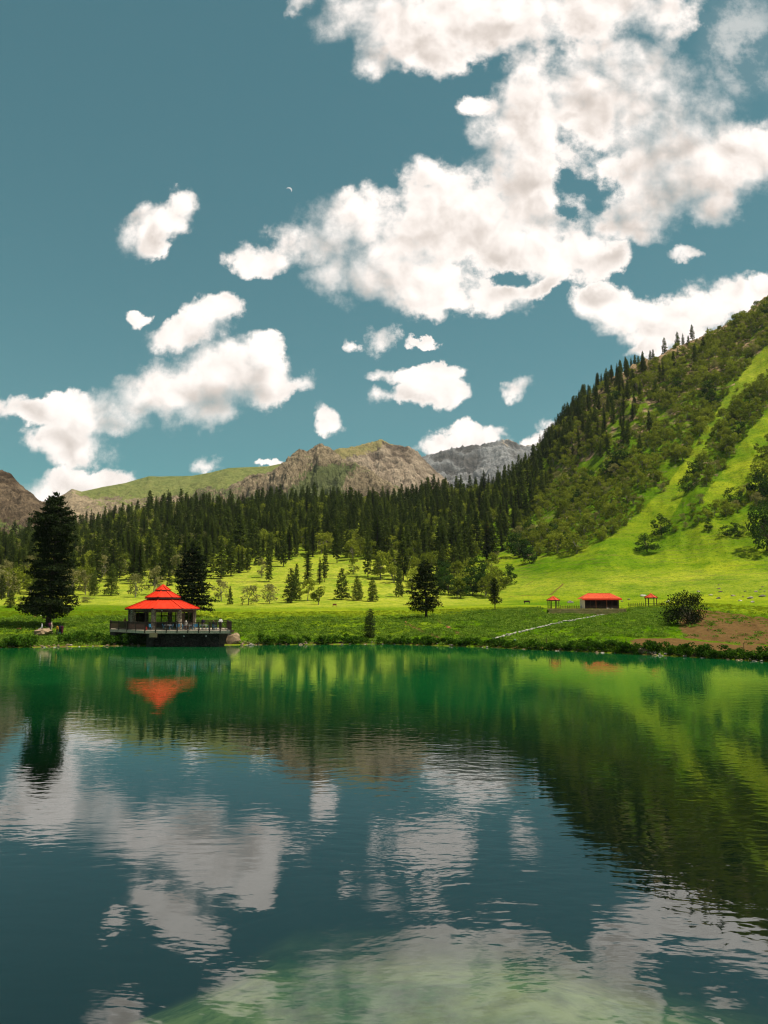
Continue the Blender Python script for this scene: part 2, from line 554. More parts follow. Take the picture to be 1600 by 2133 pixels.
def poly_in(px, py, poly):
    inside = np.zeros(np.shape(px), bool)
    n = len(poly)
    for i in range(n):
        x1, y1 = poly[i]
        x2, y2 = poly[(i + 1) % n]
        if y1 == y2:
            continue
        c = ((y1 > py) != (y2 > py)) & (px < (x2 - x1) * (py - y1) / (y2 - y1) + x1)
        inside ^= c
    return inside


def seg_dist(px, py, line):
    best = np.full(np.shape(px), 1e9)
    for (x1, y1), (x2, y2) in zip(line[:-1], line[1:]):
        t = np.clip(((px - x1) * (x2 - x1) + (py - y1) * (y2 - y1)) / ((x2 - x1) ** 2 + (y2 - y1) ** 2), 0, 1)
        best = np.minimum(best, np.hypot(px - x1 - t * (x2 - x1), py - y1 - t * (y2 - y1)))
    return best


def world_line(pts):
    return [hit(*p)[:2] for p in pts]


# ---------------------------------------------------------------- materials
MATS = {}


def material(name):
    def deco(fn):
        m = bpy.data.materials.new(name)
        m.use_nodes = True
        t = NT(m.node_tree)
        s = fn(t)
        disp = None
        if isinstance(s, tuple):
            s, disp = s
        t.n('OutputMaterial', {0: s})
        MATS[name] = m
        return m
    return deco


def pos(t):
    return t.n('NewGeometry', out=0)


def objc(t):
    return t.n('TexCoord', out=3)


def bsdf(t, col, rough=0.8, normal=None, spec=0.3, metal=0.0):
    inp = {'Base Color': col, 'Roughness': rough, 'Specular IOR Level': spec, 'Metallic': metal}
    if normal is not None:
        inp['Normal'] = normal
    return t.n('BsdfPrincipled', inp)


def bump(t, h, strength=0.5, dist=0.1):
    return t.n('Bump', {'Height': h, 'Strength': strength, 'Distance': dist})


@material('ground_grass')
def _(t):
    p = pos(t)
    big = t.noise(p, 0.035, 5, 0.6)
    mid = t.noise(p, 0.32, 5, 0.6)
    fine = t.noise(p, 3.2, 5, 0.65)
    dry = t.attr('dry')
    lush_shade = t.attr('lush_shade')
    dirt = t.attr('dirt')
    rock = t.attr('rock')
    g_mid = t.mix(t.ss(big, 0.35, 0.65), (0.105, 0.182, 0.006), (0.275, 0.298, 0.014))
    g_dry = t.mix(t.ss(mid, 0.3, 0.7), (0.40, 0.37, 0.05), (0.24, 0.28, 0.014))
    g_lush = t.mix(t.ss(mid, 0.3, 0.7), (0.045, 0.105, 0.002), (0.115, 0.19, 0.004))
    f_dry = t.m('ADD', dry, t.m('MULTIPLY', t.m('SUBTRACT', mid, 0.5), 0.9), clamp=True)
    f_lush = t.m('ADD', lush_shade, t.m('MULTIPLY', t.m('MULTIPLY', t.m('SUBTRACT', mid, 0.5), 1.2), lush_shade), clamp=True)
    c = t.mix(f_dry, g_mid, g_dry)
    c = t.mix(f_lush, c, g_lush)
    c = t.mix(t.ss(t.noise(p, 0.09, 6, 0.72), 0.42, 0.66), c, t.mix(1.0, c, (0.58, 0.74, 0.6), 'MULTIPLY'))
    z_ = t.n('SeparateXYZ', {0: p}, out=2)
    trod = t.n('TexWave', {'Vector': p, 'Scale': 0.16, 'Distortion': 7.0, 'Detail': 4.0, 'Detail Scale': 0.35, 'Detail Roughness': 0.65}, wave_type='BANDS', bands_direction='Z', out=1)
    c = t.mix(t.m('MULTIPLY', t.ss(trod, 0.80, 0.97), t.m('MULTIPLY', t.ss(z_, 9.0, 16.0), t.ss(t.noise(p, 0.05, 3, 0.6), 0.4, 0.6, 0.05, 0.45))), c, (0.13, 0.115, 0.03))
    c = t.mix(t.ss(fine, 0.46, 0.60), c, t.mix(1.0, c, (0.50, 0.62, 0.55), 'MULTIPLY'))
    c = t.mix(t.ss(t.noise(p, 0.75, 5, 0.65), 0.50, 0.64), c, t.mix(1.0, c, (0.55, 0.66, 0.6), 'MULTIPLY'))
    c = t.mix(t.ss(t.noise(p, 2.0, 2, 0.6), 0.68, 0.74), c, (0.20, 0.18, 0.12))
    d_col = t.mix(t.noise(p, 1.3, 6, 0.65), (0.050, 0.030, 0.012), (0.175, 0.102, 0.038))
    fd = t.ss(t.m('ADD', dirt, t.m('MULTIPLY', t.m('SUBTRACT', t.noise(p, 0.9, 6, 0.7), 0.5), 1.1)), 0.42, 0.62)
    c = t.mix(t.m('MULTIPLY', fd, t.ss(dirt, 0.0, 0.15)), c, d_col)
    r_col = t.mix(t.ss(t.noise(p, 0.25, 7, 0.72), 0.36, 0.62), (0.045, 0.032, 0.018), (0.30, 0.21, 0.115))
    fr = t.ss(t.m('ADD', rock, t.m('MULTIPLY', t.m('SUBTRACT', t.noise(p, 0.09, 6, 0.65), 0.5), 1.6)), 0.45, 0.62)
    c = t.mix(t.m('MULTIPLY', fr, t.ss(rock, 0.0, 0.2)), c, r_col)
    h = t.m('ADD', t.m('MULTIPLY', fine, 0.5), t.m('MULTIPLY', t.noise(p, 11.0, 3, 0.6), 0.25))
    h = t.m('ADD', h, t.m('MULTIPLY', t.noise(p, 0.6, 4, 0.6), 0.8))
    return bsdf(t, c, 0.95, bump(t, h, 0.75, 0.35), 0.0)


def mountain_mat(name, rock_a, rock_b, grass_a, grass_b, green, scale):
    @material(name)
    def _(t):
        p = pos(t)
        nz = t.n('SeparateXYZ', {0: t.n('NewGeometry', out=1)}, out=2)
        n1 = t.noise(p, 0.010 * scale, 8, 0.68)
        n2 = t.noise(p, 0.045 * scale, 8, 0.72)
        strat = t.n('TexWave', {'Vector': p, 'Scale': 0.012 * scale, 'Distortion': 9.0, 'Detail': 5.0, 'Detail Scale': 1.5, 'Detail Roughness': 0.7}, wave_type='BANDS', bands_direction='Z')
        n3 = t.noise(p, 0.13 * scale, 6, 0.7)
        rc = t.mix(t.ss(t.m('ADD', t.m('MULTIPLY', n2, 0.55), t.m('MULTIPLY', n3, 0.45)), 0.36, 0.62), rock_a, rock_b)
        rc = t.mix(t.ss(t.attr('crev_shade'), -0.15, 0.30), t.mix(1.0, rc, (0.36, 0.33, 0.31), 'MULTIPLY'), rc)  # relief shade painted into the rock: hollows between ribs are darkened
        rc = t.mix(t.m('MULTIPLY', t.ss(strat, 0.3, 0.8), 0.35), rc, t.mix(1.0, rc, (0.5, 0.47, 0.45), 'MULTIPLY'))
        gc = t.mix(t.ss(n2, 0.35, 0.65), grass_a, grass_b)
        g = t.m('ADD', t.attr('green'), t.m('MULTIPLY', t.m('SUBTRACT', n1, 0.5), 1.6))
        g = t.m('ADD', g, t.m('MULTIPLY', t.m('SUBTRACT', n2, 0.5), 1.8))
        g = t.m('ADD', g, t.m('MULTIPLY', t.m('SUBTRACT', nz, 0.6), 0.7))
        f = t.ss(g, 0.5 - green, 0.62 - green)
        c = t.mix(f, rc, gc)
        h = t.m('ADD', t.m('MULTIPLY', n2, 1.0), t.m('MULTIPLY', t.noise(p, 0.16 * scale, 6, 0.7), 0.4))
        return bsdf(t, c, 0.95, bump(t, h, 0.9, 14.0 / scale), 0.05)


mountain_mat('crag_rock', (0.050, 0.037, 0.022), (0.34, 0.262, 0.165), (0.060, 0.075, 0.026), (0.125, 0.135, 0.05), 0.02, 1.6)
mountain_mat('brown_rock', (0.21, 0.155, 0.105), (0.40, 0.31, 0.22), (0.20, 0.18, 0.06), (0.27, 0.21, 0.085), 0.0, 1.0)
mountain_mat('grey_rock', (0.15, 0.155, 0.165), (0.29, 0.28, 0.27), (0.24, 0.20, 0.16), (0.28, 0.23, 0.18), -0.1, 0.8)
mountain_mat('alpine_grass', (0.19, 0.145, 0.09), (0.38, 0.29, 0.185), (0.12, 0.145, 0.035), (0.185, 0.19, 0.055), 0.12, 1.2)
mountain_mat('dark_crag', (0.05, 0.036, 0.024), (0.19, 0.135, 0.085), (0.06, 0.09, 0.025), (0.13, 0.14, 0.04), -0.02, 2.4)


def leaf_mat(name, a, b, trans=0.35, var=0.5):
    @material(name)
    def _(t):
        rnd = t.n('ObjectInfo', out=5)
        p = pos(t)
        n = t.noise(p, 0.9, 3, 0.6)
        f = t.m('ADD', t.m('MULTIPLY', rnd, var), t.m('MULTIPLY', n, 1.0 - var), clamp=True)
        c = t.mix(f, a, b)
        d = t.n('BsdfDiffuse', {'Color': c})
        tr = t.n('BsdfTranslucent', {'Color': t.mix(1.0, c, (1.15, 1.12, 0.7), 'MULTIPLY')})
        return t.n('MixShader', {0: trans, 1: d, 2: tr})


leaf_mat('needles_dark', (0.008, 0.014, 0.006), (0.026, 0.038, 0.012), 0.15)
leaf_mat('needles_forest', (0.014, 0.029, 0.007), (0.125, 0.160, 0.028), 0.30)
leaf_mat('needles_spruce', (0.018, 0.030, 0.014), (0.04, 0.055, 0.024), 0.2)
leaf_mat('needles_dead', (0.09, 0.03, 0.012), (0.15, 0.055, 0.02), 0.2)
leaf_mat('leaves_green', (0.022, 0.046, 0.005), (0.30, 0.33, 0.036), 0.30)
leaf_mat('leaves_pale', (0.13, 0.14, 0.045), (0.26, 0.235, 0.10), 0.38)
leaf_mat('leaves_deep', (0.018, 0.045, 0.008), (0.045, 0.085, 0.014), 0.30)
leaf_mat('weeds', (0.034, 0.095, 0.008), (0.19, 0.28, 0.035), 0.35, 0.7)
leaf_mat('grass_blades', (0.15, 0.21, 0.006), (0.26, 0.29, 0.02), 0.45, 0.6)
leaf_mat('shore_leaves', (0.014, 0.045, 0.005), (0.06, 0.13, 0.010), 0.25)


@material('bark')
def _(t):
    p = pos(t)
    n = t.noise(p, 6.0, 5, 0.65)
    return bsdf(t, t.mix(n, (0.022, 0.015, 0.010), (0.07, 0.05, 0.034)), 0.95, bump(t, n, 0.8, 0.06), 0.1)


@material('bark_pale')
def _(t):
    p = pos(t)
    n = t.noise(p, 7.0, 5, 0.65)
    return bsdf(t, t.mix(n, (0.10, 0.08, 0.055), (0.30, 0.26, 0.20)), 0.9, bump(t, n, 0.6, 0.05), 0.1)


def plain(name, a, b, scale=4.0, rough=0.7, bs=0.4, spec=0.3, dist=0.03):
    @material(name)
    def _(t):
        p = objc(t)
        n = t.noise(p, scale, 6, 0.65)
        n2 = t.noise(p, scale * 0.23, 4, 0.6)
        f = t.m('ADD', t.m('MULTIPLY', n, 0.6), t.m('MULTIPLY', n2, 0.4))
        return bsdf(t, t.mix(t.ss(f, 0.3, 0.7), a, b), rough, bump(t, n, bs, dist), spec)


plain('stone_warm', (0.10, 0.066, 0.036), (0.34, 0.24, 0.145), 2.2, 0.9, 0.9, 0.15, 0.10)
plain('stone_grey', (0.11, 0.095, 0.075), (0.34, 0.30, 0.25), 2.4, 0.9, 0.9, 0.15, 0.10)
plain('stone_dark', (0.045, 0.038, 0.03), (0.16, 0.13, 0.10), 1.6, 0.9, 0.9, 0.15, 0.12)
plain('stone_pale', (0.20, 0.18, 0.15), (0.46, 0.43, 0.37), 3.0, 0.85, 0.6, 0.15)
plain('wood_dark', (0.018, 0.009, 0.006), (0.055, 0.026, 0.016), 7.0, 0.6, 0.4)
plain('wood_deck', (0.30, 0.24, 0.17), (0.56, 0.47, 0.36), 5.0, 0.8, 0.4)
plain('wood_board', (0.26, 0.17, 0.09), (0.40, 0.28, 0.16), 4.0, 0.75, 0.4)
plain('wood_rust', (0.20, 0.065, 0.03), (0.32, 0.11, 0.05), 4.0, 0.8, 0.4)
plain('plaster', (0.50, 0.45, 0.36), (0.66, 0.60, 0.50), 2.0, 0.85, 0.2)
plain('terrace_stone', (0.38, 0.25, 0.10), (0.62, 0.43, 0.20), 1.2, 0.9, 0.9, 0.1, 0.12)
plain('blue_plastic', (0.02, 0.14, 0.26), (0.035, 0.19, 0.33), 2.0, 0.4, 0.05, 0.5)
plain('red_plastic', (0.45, 0.02, 0.015), (0.55, 0.03, 0.02), 2.0, 0.4, 0.05, 0.5)
plain('table_white', (0.55, 0.53, 0.48), (0.72, 0.70, 0.65), 2.0, 0.5, 0.05, 0.4)
plain('lamp_white', (0.75, 0.74, 0.70), (0.85, 0.84, 0.80), 2.0, 0.4, 0.02, 0.4)
plain('rust_metal', (0.07, 0.035, 0.02), (0.14, 0.07, 0.04), 5.0, 0.7, 0.2)
plain('clay', (0.28, 0.10, 0.04), (0.48, 0.20, 0.09), 2.0, 0.95, 0.7, 0.1, 0.08)


@material('roof_red')
def _(t):
    p = objc(t)
    n = t.noise(p, 1.6, 6, 0.65)
    streak = t.noise(t.v('MULTIPLY', p, (3.0, 3.0, 0.5)), 1.4, 4, 0.6)
    c = t.mix(t.ss(n, 0.3, 0.75), (0.50, 0.020, 0.004), (0.62, 0.034, 0.006))
    c = t.mix(t.m('MULTIPLY', t.ss(streak, 0.45, 0.7), 0.6), c, (0.33, 0.018, 0.004))
    c = t.mix(t.m('MULTIPLY', t.ss(t.noise(p, 0.7, 5, 0.7), 0.52, 0.72), 0.35), c, (0.50, 0.075, 0.035))
    return bsdf(t, c, 0.7, bump(t, n, 0.15, 0.02), 0.12)


@material('roof_faded')
def _(t):
    p = objc(t)
    n = t.noise(p, 2.6, 6, 0.65)
    c = t.mix(t.ss(n, 0.3, 0.75), (0.42, 0.045, 0.014), (0.56, 0.085, 0.03))
    return bsdf(t, c, 0.7, bump(t, n, 0.2, 0.02), 0.1)


@material('rubble_masonry')
def _(t):
    p = objc(t)
    pv = t.v('MULTIPLY', p, (1.0, 1.0, 1.7))
    e = t.n('TexVoronoi', {'Vector': pv, 'Scale': 4.2}, feature='DISTANCE_TO_EDGE')
    cell = t.n('TexVoronoi', {'Vector': pv, 'Scale': 4.2}, out=1)
    br = t.n('SeparateXYZ', {0: cell}, out=0)
    c = t.mix(br, (0.17, 0.13, 0.09), (0.46, 0.38, 0.29))
    c = t.mix(t.ss(e, 0.02, 0.09), (0.07, 0.055, 0.04), c)
    return bsdf(t, c, 0.9, bump(t, t.ss(e, 0.0, 0.15), 0.9, 0.06), 0.15)


@material('shade_masonry')
def _(t):
    p = objc(t)
    e = t.n('TexVoronoi', {'Vector': p, 'Scale': 2.2}, feature='DISTANCE_TO_EDGE')
    cell = t.n('TexVoronoi', {'Vector': p, 'Scale': 2.2}, out=1)
    br = t.n('SeparateXYZ', {0: cell}, out=0)
    c = t.mix(br, (0.022, 0.018, 0.015), (0.06, 0.05, 0.04))  # shade below the deck is put into the stone colour
    c = t.mix(t.ss(e, 0.02, 0.09), (0.025, 0.02, 0.018), c)
    return bsdf(t, c, 0.9, bump(t, t.ss(e, 0.0, 0.15), 0.9, 0.08), 0.15)


@material('glass_dark')
def _(t):
    g = t.n('BsdfGlossy', {'Color': (0.8, 0.85, 0.85), 'Roughness': 0.03})
    tr = t.n('BsdfTransparent', {'Color': (0.62, 0.66, 0.62)})
    return t.n('MixShader', {0: t.n('Fresnel', {'IOR': 1.45}), 1: tr, 2: g})


@material('lake_water')
def _(t):
    p = pos(t)
    wob = t.noise(p, 0.06, 3, 0.5, col=True)
    pw = t.v('ADD', p, t.v('MULTIPLY', t.v('SUBTRACT', wob, (0.5, 0.5, 0.5)), (5.0, 5.0, 0)))
    q1 = t.n('Mapping', {'Vector': pw, 'Rotation': (0, 0, R(20)), 'Scale': (0.85, 1.7, 1)})
    q2 = t.n('Mapping', {'Vector': pw, 'Rotation': (0, 0, R(-8)), 'Scale': (0.8, 1.5, 1)})
    n1 = t.noise(q1, 1.25, 2.0, 0.45, 0.3)
    n2 = t.noise(q2, 2.6, 2.0, 0.5, 0.2)
    n3 = t.noise(q1, 0.34, 2.0, 0.5, 0.2)
    breeze = t.ss(t.noise(p, 0.045, 3, 0.5), 0.38, 0.64, 0.55, 1.25)
    h = t.m('ADD', t.m('MULTIPLY', n1, 0.0058), t.m('MULTIPLY', n2, 0.0030))
    h = t.m('ADD', h, t.m('MULTIPLY', n3, 0.005))
    h = t.m('MULTIPLY', h, breeze)
    nrm = bump(t, h, 1.0, 1.0)
    fr = t.n('Fresnel', {'IOR': 2.0, 'Normal': nrm})
    murk = t.ss(t.noise(p, 0.03, 4, 0.6), 0.3, 0.7)
    yy = t.n('SeparateXYZ', {0: p}, out=1)
    silt = t.ss(t.m('ADD', yy, t.m('MULTIPLY', murk, 10.0)), 22.0, 74.0)       # glacial silt hangs towards the shallow far bank
    deep_c = t.mix(murk, (0.0006, 0.008, 0.0045), (0.001, 0.014, 0.006))
    silt_c = t.mix(murk, (0.002, 0.066, 0.016), (0.004, 0.096, 0.020))
    body = t.n('BsdfDiffuse', {'Color': t.mix(silt, deep_c, silt_c)})
    clear = t.n('BsdfTransparent', {'Color': (0.58, 0.84, 0.60)})
    inner = t.n('MixShader', {0: t.m('MULTIPLY', t.m('SUBTRACT', 1.0, silt), 0.8), 1: body, 2: clear})
    gl = t.n('BsdfGlossy', {'Color': (0.93, 0.97, 0.97), 'Roughness': 0.02, 'Normal': nrm})
    return t.n('MixShader', {0: fr, 1: inner, 2: gl})


@material('lake_bed')
def _(t):
    p = pos(t)
    y = t.n('SeparateXYZ', {0: p}, out=2)
    n = t.noise(p, 0.35, 6, 0.65)
    pale = t.mix(t.ss(n, 0.3, 0.7), (0.06, 0.12, 0.04), (0.38, 0.28, 0.15))
    pale = t.mix(t.ss(t.noise(p, 1.6, 5, 0.7), 0.4, 0.7), pale, t.mix(1.0, pale, (0.4, 0.5, 0.4), 'MULTIPLY'))
    deep = t.ss(y, -4.2, -1.6)
    return bsdf(t, t.mix(deep, (0.002, 0.005, 0.005), pale), 0.95, None, 0.05)


M = MATS


# ---------------------------------------------------------------- setting: terrain, water, mountains
def grid_faces(nu, nv):
    idx = np.arange(nu * nv).reshape(nu, nv)
    return np.stack([idx[:-1, :-1], idx[1:, :-1], idx[1:, 1:], idx[:-1, 1:]], -1).reshape(-1, 4)


def add_attr(me, name, vals):
    a = me.attributes.new(name, 'FLOAT', 'POINT')
    a.data.foreach_set('value', np.asarray(vals, np.float32).ravel())


# where trees and scrub stand, traced on the slopes
FOREST = [(-900, 1265), (-150, 1258), (0, 1250), (60, 1246), (150, 1240), (200, 1222), (250, 1212), (330, 1225), (430, 1228), (470, 1212), (520, 1180), (580, 1172), (640, 1158), (700, 1150), (750, 1178), (800, 1212),
          (870, 1228), (950, 1205), (1030, 1160), (1080, 1125), (1110, 1085), (1140, 1030), (1165, 960), (1205, 880), (1240, 800), (1240, 500), (-900, 500)]
SPARSE = [(470, 1235), (520, 1180), (580, 1172), (640, 1158), (700, 1150), (750, 1178), (800, 1212), (850, 1235), (700, 1240)]
HILLBUSH = [(1050, 1152), (1080, 1110), (1130, 1000), (1170, 900), (1230, 830), (1330, 775), (1450, 722), (1560, 660), (1660, 600), (1900, 560), (1900, 600), (1640, 690), (1575, 740), (1520, 815), (1470, 890), (1430, 955),
            (1385, 1015), (1330, 1070), (1280, 1112), (1215, 1138), (1150, 1155), (1100, 1160)]
STRIP = [(1900, 700), (1640, 765), (1575, 800), (1530, 845), (1495, 905), (1460, 965), (1425, 1030), (1395, 1085), (1375, 1120), (1410, 1115), (1470, 1080), (1455, 1050), (1490, 1000), (1530, 945), (1565, 890), (1610, 850), (1900, 800)]
EDGE = [(1475, 1085), (1500, 1045), (1545, 1030), (1600, 1020), (1900, 1010), (1900, 1060), (1600, 1062), (1560, 1062), (1520, 1078)]
EDGE2 = [(1575, 1000), (1590, 930), (1900, 900), (1900, 1000)]

PX, PY = to_px(XX, YY, ZG)
V = np.stack([XX, YY, ZG], -1).reshape(-1, 3)
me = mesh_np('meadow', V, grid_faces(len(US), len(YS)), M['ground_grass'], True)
lush_shade = np.clip(bank * (0.55 + 0.6 * smoothstep(850, 1050, PX)) + 0.8 * smoothstep(460, 250, PX) * smoothstep(3.8, 4.2, TK) * (1 - smoothstep(4.85, 5.0, TK)), 0, 1)
lush_shade = lush_shade + 0.55 * smoothstep(1000, 1100, PX) * smoothstep(1220, 1190, PY) * smoothstep(1140, 1180, PY) * smoothstep(1300, 1200, PX)
cloud_shade_band = smoothstep(1000, 1060, PY + 0.0 * PX) * smoothstep(1180, 1130, PY) * smoothstep(1180, 1350, PX)  # cloud shadow on the right pasture, painted in as darker green grass
lush_shade = np.clip(lush_shade + 0.42 * cloud_shade_band * (TK > 4.8), 0, 1)
dry = smoothstep(4.55, 4.95, TK) * (1 - smoothstep(5.3, 6.4, TK)) * smoothstep(1150, 900, PX) + 0.75 * smoothstep(5.0, 5.6, TK) * smoothstep(1050, 850, PX)
dry = dry + 0.55 * smoothstep(1000, 1100, PX) * smoothstep(960, 760, PY) + 0.5 * smoothstep(1000, 1100, PX) * smoothstep(1180, 1200, PY) * smoothstep(1250, 1225, PY)
dirt = np.zeros_like(PX)
dirt = np.maximum(dirt, scar * (0.80 + 0.3 * smoothstep(3.7, 3.95, TK)))
rd = np.abs(TK - 3.06) * (PX > 1290)
dirt = np.maximum(dirt, smoothstep(1290, 1340, PX) * (1 - smoothstep(0.05, 0.13, np.abs(TK - 3.02))))
for ln, wd in (([(845, 1300), (880, 1315), (915, 1330)], 0.5), ([(905, 1290), (935, 1308), (965, 1325)], 0.4), ([(1145, 1240), (1160, 1228), (1175, 1215)], 0.5), ([(1062, 1243), (1090, 1241), (1140, 1238)], 0.8),
               ([(1095, 1220), (1120, 1205)], 0.3), ([(1220, 1192), (1260, 1186), (1300, 1180)], 0.35)):
    wl = world_line(ln)
    dd = seg_dist(XX, YY, wl)
    dirt = np.maximum(dirt, 0.62 * (1 - smoothstep(wd * 0.5, wd * 2.0, dd)))
shoreline = smoothstep(1.6, 2.0, TK) * (1 - smoothstep(2.35, 2.7, TK))
dirt = np.maximum(dirt, shoreline * 0.5)
lush_shade = np.clip(lush_shade + smoothstep(2.0, 2.2, TK) * (1 - smoothstep(2.9, 3.2, TK)), 0, 1)
scrub = (poly_in(PX, PY, HILLBUSH) | poly_in(PX, PY, STRIP)) * (TK > 5.0)
lush_shade = np.clip(lush_shade + 0.8 * scrub + 0.35 * poly_in(PX, PY, FOREST) * (PY < 1165), 0, 1)
rockm = crest * 1.15 + 0.36 * scrub + 0.32 * right * smoothstep(7.0, 7.9, TK)
rockm = np.maximum(rockm, 0.5 * smoothstep(60, 0, np.hypot(PX - 1225, PY - 905)))
rockm = np.maximum(rockm, 0.55 * smoothstep(70, 0, np.hypot(PX - 1290, PY - 970)))
add_attr(me, 'lush_shade', lush_shade)
add_attr(me, 'dry', np.clip(dry, 0, 1))
add_attr(me, 'dirt', dirt)
add_attr(me, 'rock', rockm)
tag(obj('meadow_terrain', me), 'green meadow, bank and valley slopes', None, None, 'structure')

# lake bed and the near bank below the camera
bx = np.linspace(-420, 420, 160)
by = np.concatenate([np.linspace(-70, 40, 120)[:-1], np.linspace(40, 125, 50)])
BX, BY = np.meshgrid(bx, by, indexing='ij')
bz = np.interp(BY, [-70, -14, -2, 5, 11, 16, 22, 34, 60, 125], [4.4, 4.2, 3.2, 0.2, -0.9, -1.7, -3.4, -6, -8.5, -8.5])
bz = bz + 0.8 * fbm(BX / 9, BY / 9, 4) * smoothstep(0, 8, BY) + smoothstep(0, 10, BY) * np.interp(BX, [-60, -8, -2, 6, 10, 60], [-3.0, -1.6, 0, 0, -1.0, -3.0])
tag(obj('lake_bed', mesh_np('lake_bed', np.stack([BX, BY, bz], -1).reshape(-1, 3), grid_faces(len(bx), len(by)), M['lake_bed'], True)), 'lake bed and near bank', None, None, 'structure')
tag(obj('lake_water', mesh_np('lake_water', [(-420, -8, 0), (420, -8, 0), (420, 140, 0), (-420, 140, 0)], [(0, 1, 2, 3)], M['lake_water'])), 'calm green lake', None, None, 'structure')


def mountain(name, ridge, base_py, y0, yr, mat, label, amp, wl, nu=420, nv=170, green_fn=None, jag=0.0, lean=1.0, depth=600, rough=1.0):
    c = curve([(a, b, yr) for a, b in ridge])
    us = np.linspace(c[0, 0], c[-1, 0], nu)
    zr = np.interp(us, c[:, 0], c[:, 1])
    zb = CAM_H + y0 * (px_dir(800, base_py)[2] / px_dir(800, base_py)[1])
    t = np.concatenate([np.linspace(0, 1, nv), np.linspace(1, 1.6, 30)[1:]])
    U, T = np.meshgrid(us, t, indexing='ij')
    ZR = np.repeat(zr[:, None], len(t), 1)
    Yg = np.where(T <= 1, y0 + (yr - y0) * T, yr + (T - 1) * depth)
    Xg = U * Yg
    f = np.where(T <= 1, T ** lean, 1 - (T - 1) * 1.2)
    Z = zb + (ZR - zb) * f
    env = np.where(T <= 1, np.sin(np.clip(T, 0, 1) * math.pi) ** 0.7, 0) + 0.04
    rd = ridged(Xg / wl + 3.1, Yg / (wl * 1.5) + 7.7, 7, 0.56)
    r2 = ridged(Xg / (wl * 0.30) + 1.3, Yg / (wl * 0.24) + 2.2 + Z / (wl * 0.3), 5, 0.6)
    Z = Z + env * amp * 1.15 * (rd - 0.62) + np.clip(env, 0, 1) * amp * 0.30 * (r2 - 0.35) * smoothstep(0.0, 0.3, T) * rough
    if jag:
        Z = Z + smoothstep(0.5, 1.0, T) * jag * (ridged(Xg / 22, Yg / 22, 5, 0.6))
    m_ = mesh_np(name, np.stack([Xg, Yg, Z], -1).reshape(-1, 3), grid_faces(nu, len(t)), mat, True)
    p_x, p_y = to_px(Xg, Yg, Z)
    add_attr(m_, 'crev_shade', 0.5 * rd + 0.5 * r2)
    add_attr(m_, 'green', green_fn(p_x, p_y, T) if green_fn else np.zeros_like(T))
    return tag(obj(name, m_), label, None, None, 'structure')


mountain('grey_mountain', [(700, 1010), (820, 975), (890, 948), (920, 938), (950, 930), (1000, 923), (1030, 921), (1045, 914), (1055, 914), (1080, 924), (1110, 928), (1150, 940), (1250, 950), (1400, 990)],
         1120, 2300, 3300, M['grey_rock'], 'distant grey rocky mountain', 150, 330, 420, 200, lambda x, y, T: 0.35 * smoothstep(0.75, 1.0, T) * smoothstep(1010, 1060, x), 12)
mountain('brown_mountain', [(560, 1010), (640, 965), (700, 938), (760, 925), (790, 914), (815, 925), (850, 929), (870, 940), (900, 970), (930, 1000), (960, 1035), (1000, 1060)],
         1120, 1500, 2200, M['brown_rock'], 'brown rocky mountain with grassy summit', 85, 190, 420, 200,
         lambda x, y, T: 0.75 * smoothstep(845, 770, x) * smoothstep(955, 925, y + 0.25 * (x - 780)), 6)
mountain('green_ridge', [(-60, 1060), (60, 1045), (100, 1042), (135, 1028), (150, 1018), (170, 1024), (210, 1015), (260, 1006), (310, 991), (350, 991), (400, 990), (440, 983), (475, 974), (520, 972), (560, 970), (590, 965), (650, 965), (720, 975), (800, 1000), (900, 1050)],
         1125, 1050, 1900, M['alpine_grass'], 'grassy ridge above pale crags', 42, 170, 520, 200,
         lambda x, y, T: 0.85 * smoothstep(1050, 1010, y + 0.08 * (x - 300) * (x > 300)) - 0.5 * smoothstep(190, 150, x) + 0.12, 0.0, 1.0, 600, 0.35)
mountain('rocky_peak', [(360, 1075), (395, 1040), (420, 1017), (438, 1015), (452, 1026), (475, 1018), (500, 1003), (530, 992), (560, 985), (590, 965), (605, 948), (625, 937), (640, 943), (652, 938), (667, 926), (690, 941), (720, 962), (745, 970), (770, 980), (800, 1002), (830, 1020), (870, 1040), (930, 1075)],
         1115, 860, 1400, M['crag_rock'], 'brown craggy peak with green shrubby flank', 58, 95, 560, 230,
         lambda x, y, T: 0.95 * smoothstep(85, 15, np.abs(x - 690 + (y - 980) * 0.9)) * smoothstep(955, 985, y) + 0.55 * smoothstep(1000, 1045, y) + 0.10, 9)
mountain('left_crag', [(-420, 860), (-250, 900), (-100, 945), (-20, 970), (5, 985), (25, 992), (50, 1014), (70, 1032), (90, 1050), (110, 1078), (150, 1125), (190, 1160)],
         1150, 640, 880, M['dark_crag'], 'dark craggy hillside at the left edge', 24, 55, 330, 170,
         lambda x, y, T: 0.6 * smoothstep(1050, 1095, y - 0.3 * x), 5, 1.1, 300)


# ---------------------------------------------------------------- tree makers
def tri_cloud(C, size, rs, flat=0.0, asp=0.55):
    """one randomly turned leaf quad per centre"""
    n = len(C)
    d = rs.normal(size=(n, 3))
    d[:, 2] *= (1 - flat)
    d /= np.linalg.norm(d, axis=1, keepdims=True)
    e = rs.normal(size=(n, 3))
    e[:, 2] *= (1 - flat)
    e -= d * (e * d).sum(1, keepdims=True)
    e /= np.linalg.norm(e, axis=1, keepdims=True) + 1e-9
    s = size * rs.uniform(0.6, 1.3, (n, 1))
    P = np.stack([C - d * s, C + e * s * asp, C + d * s, C - e * s * asp], 1)
    return P.reshape(-1, 3), np.arange(n * 4).reshape(n, 4)


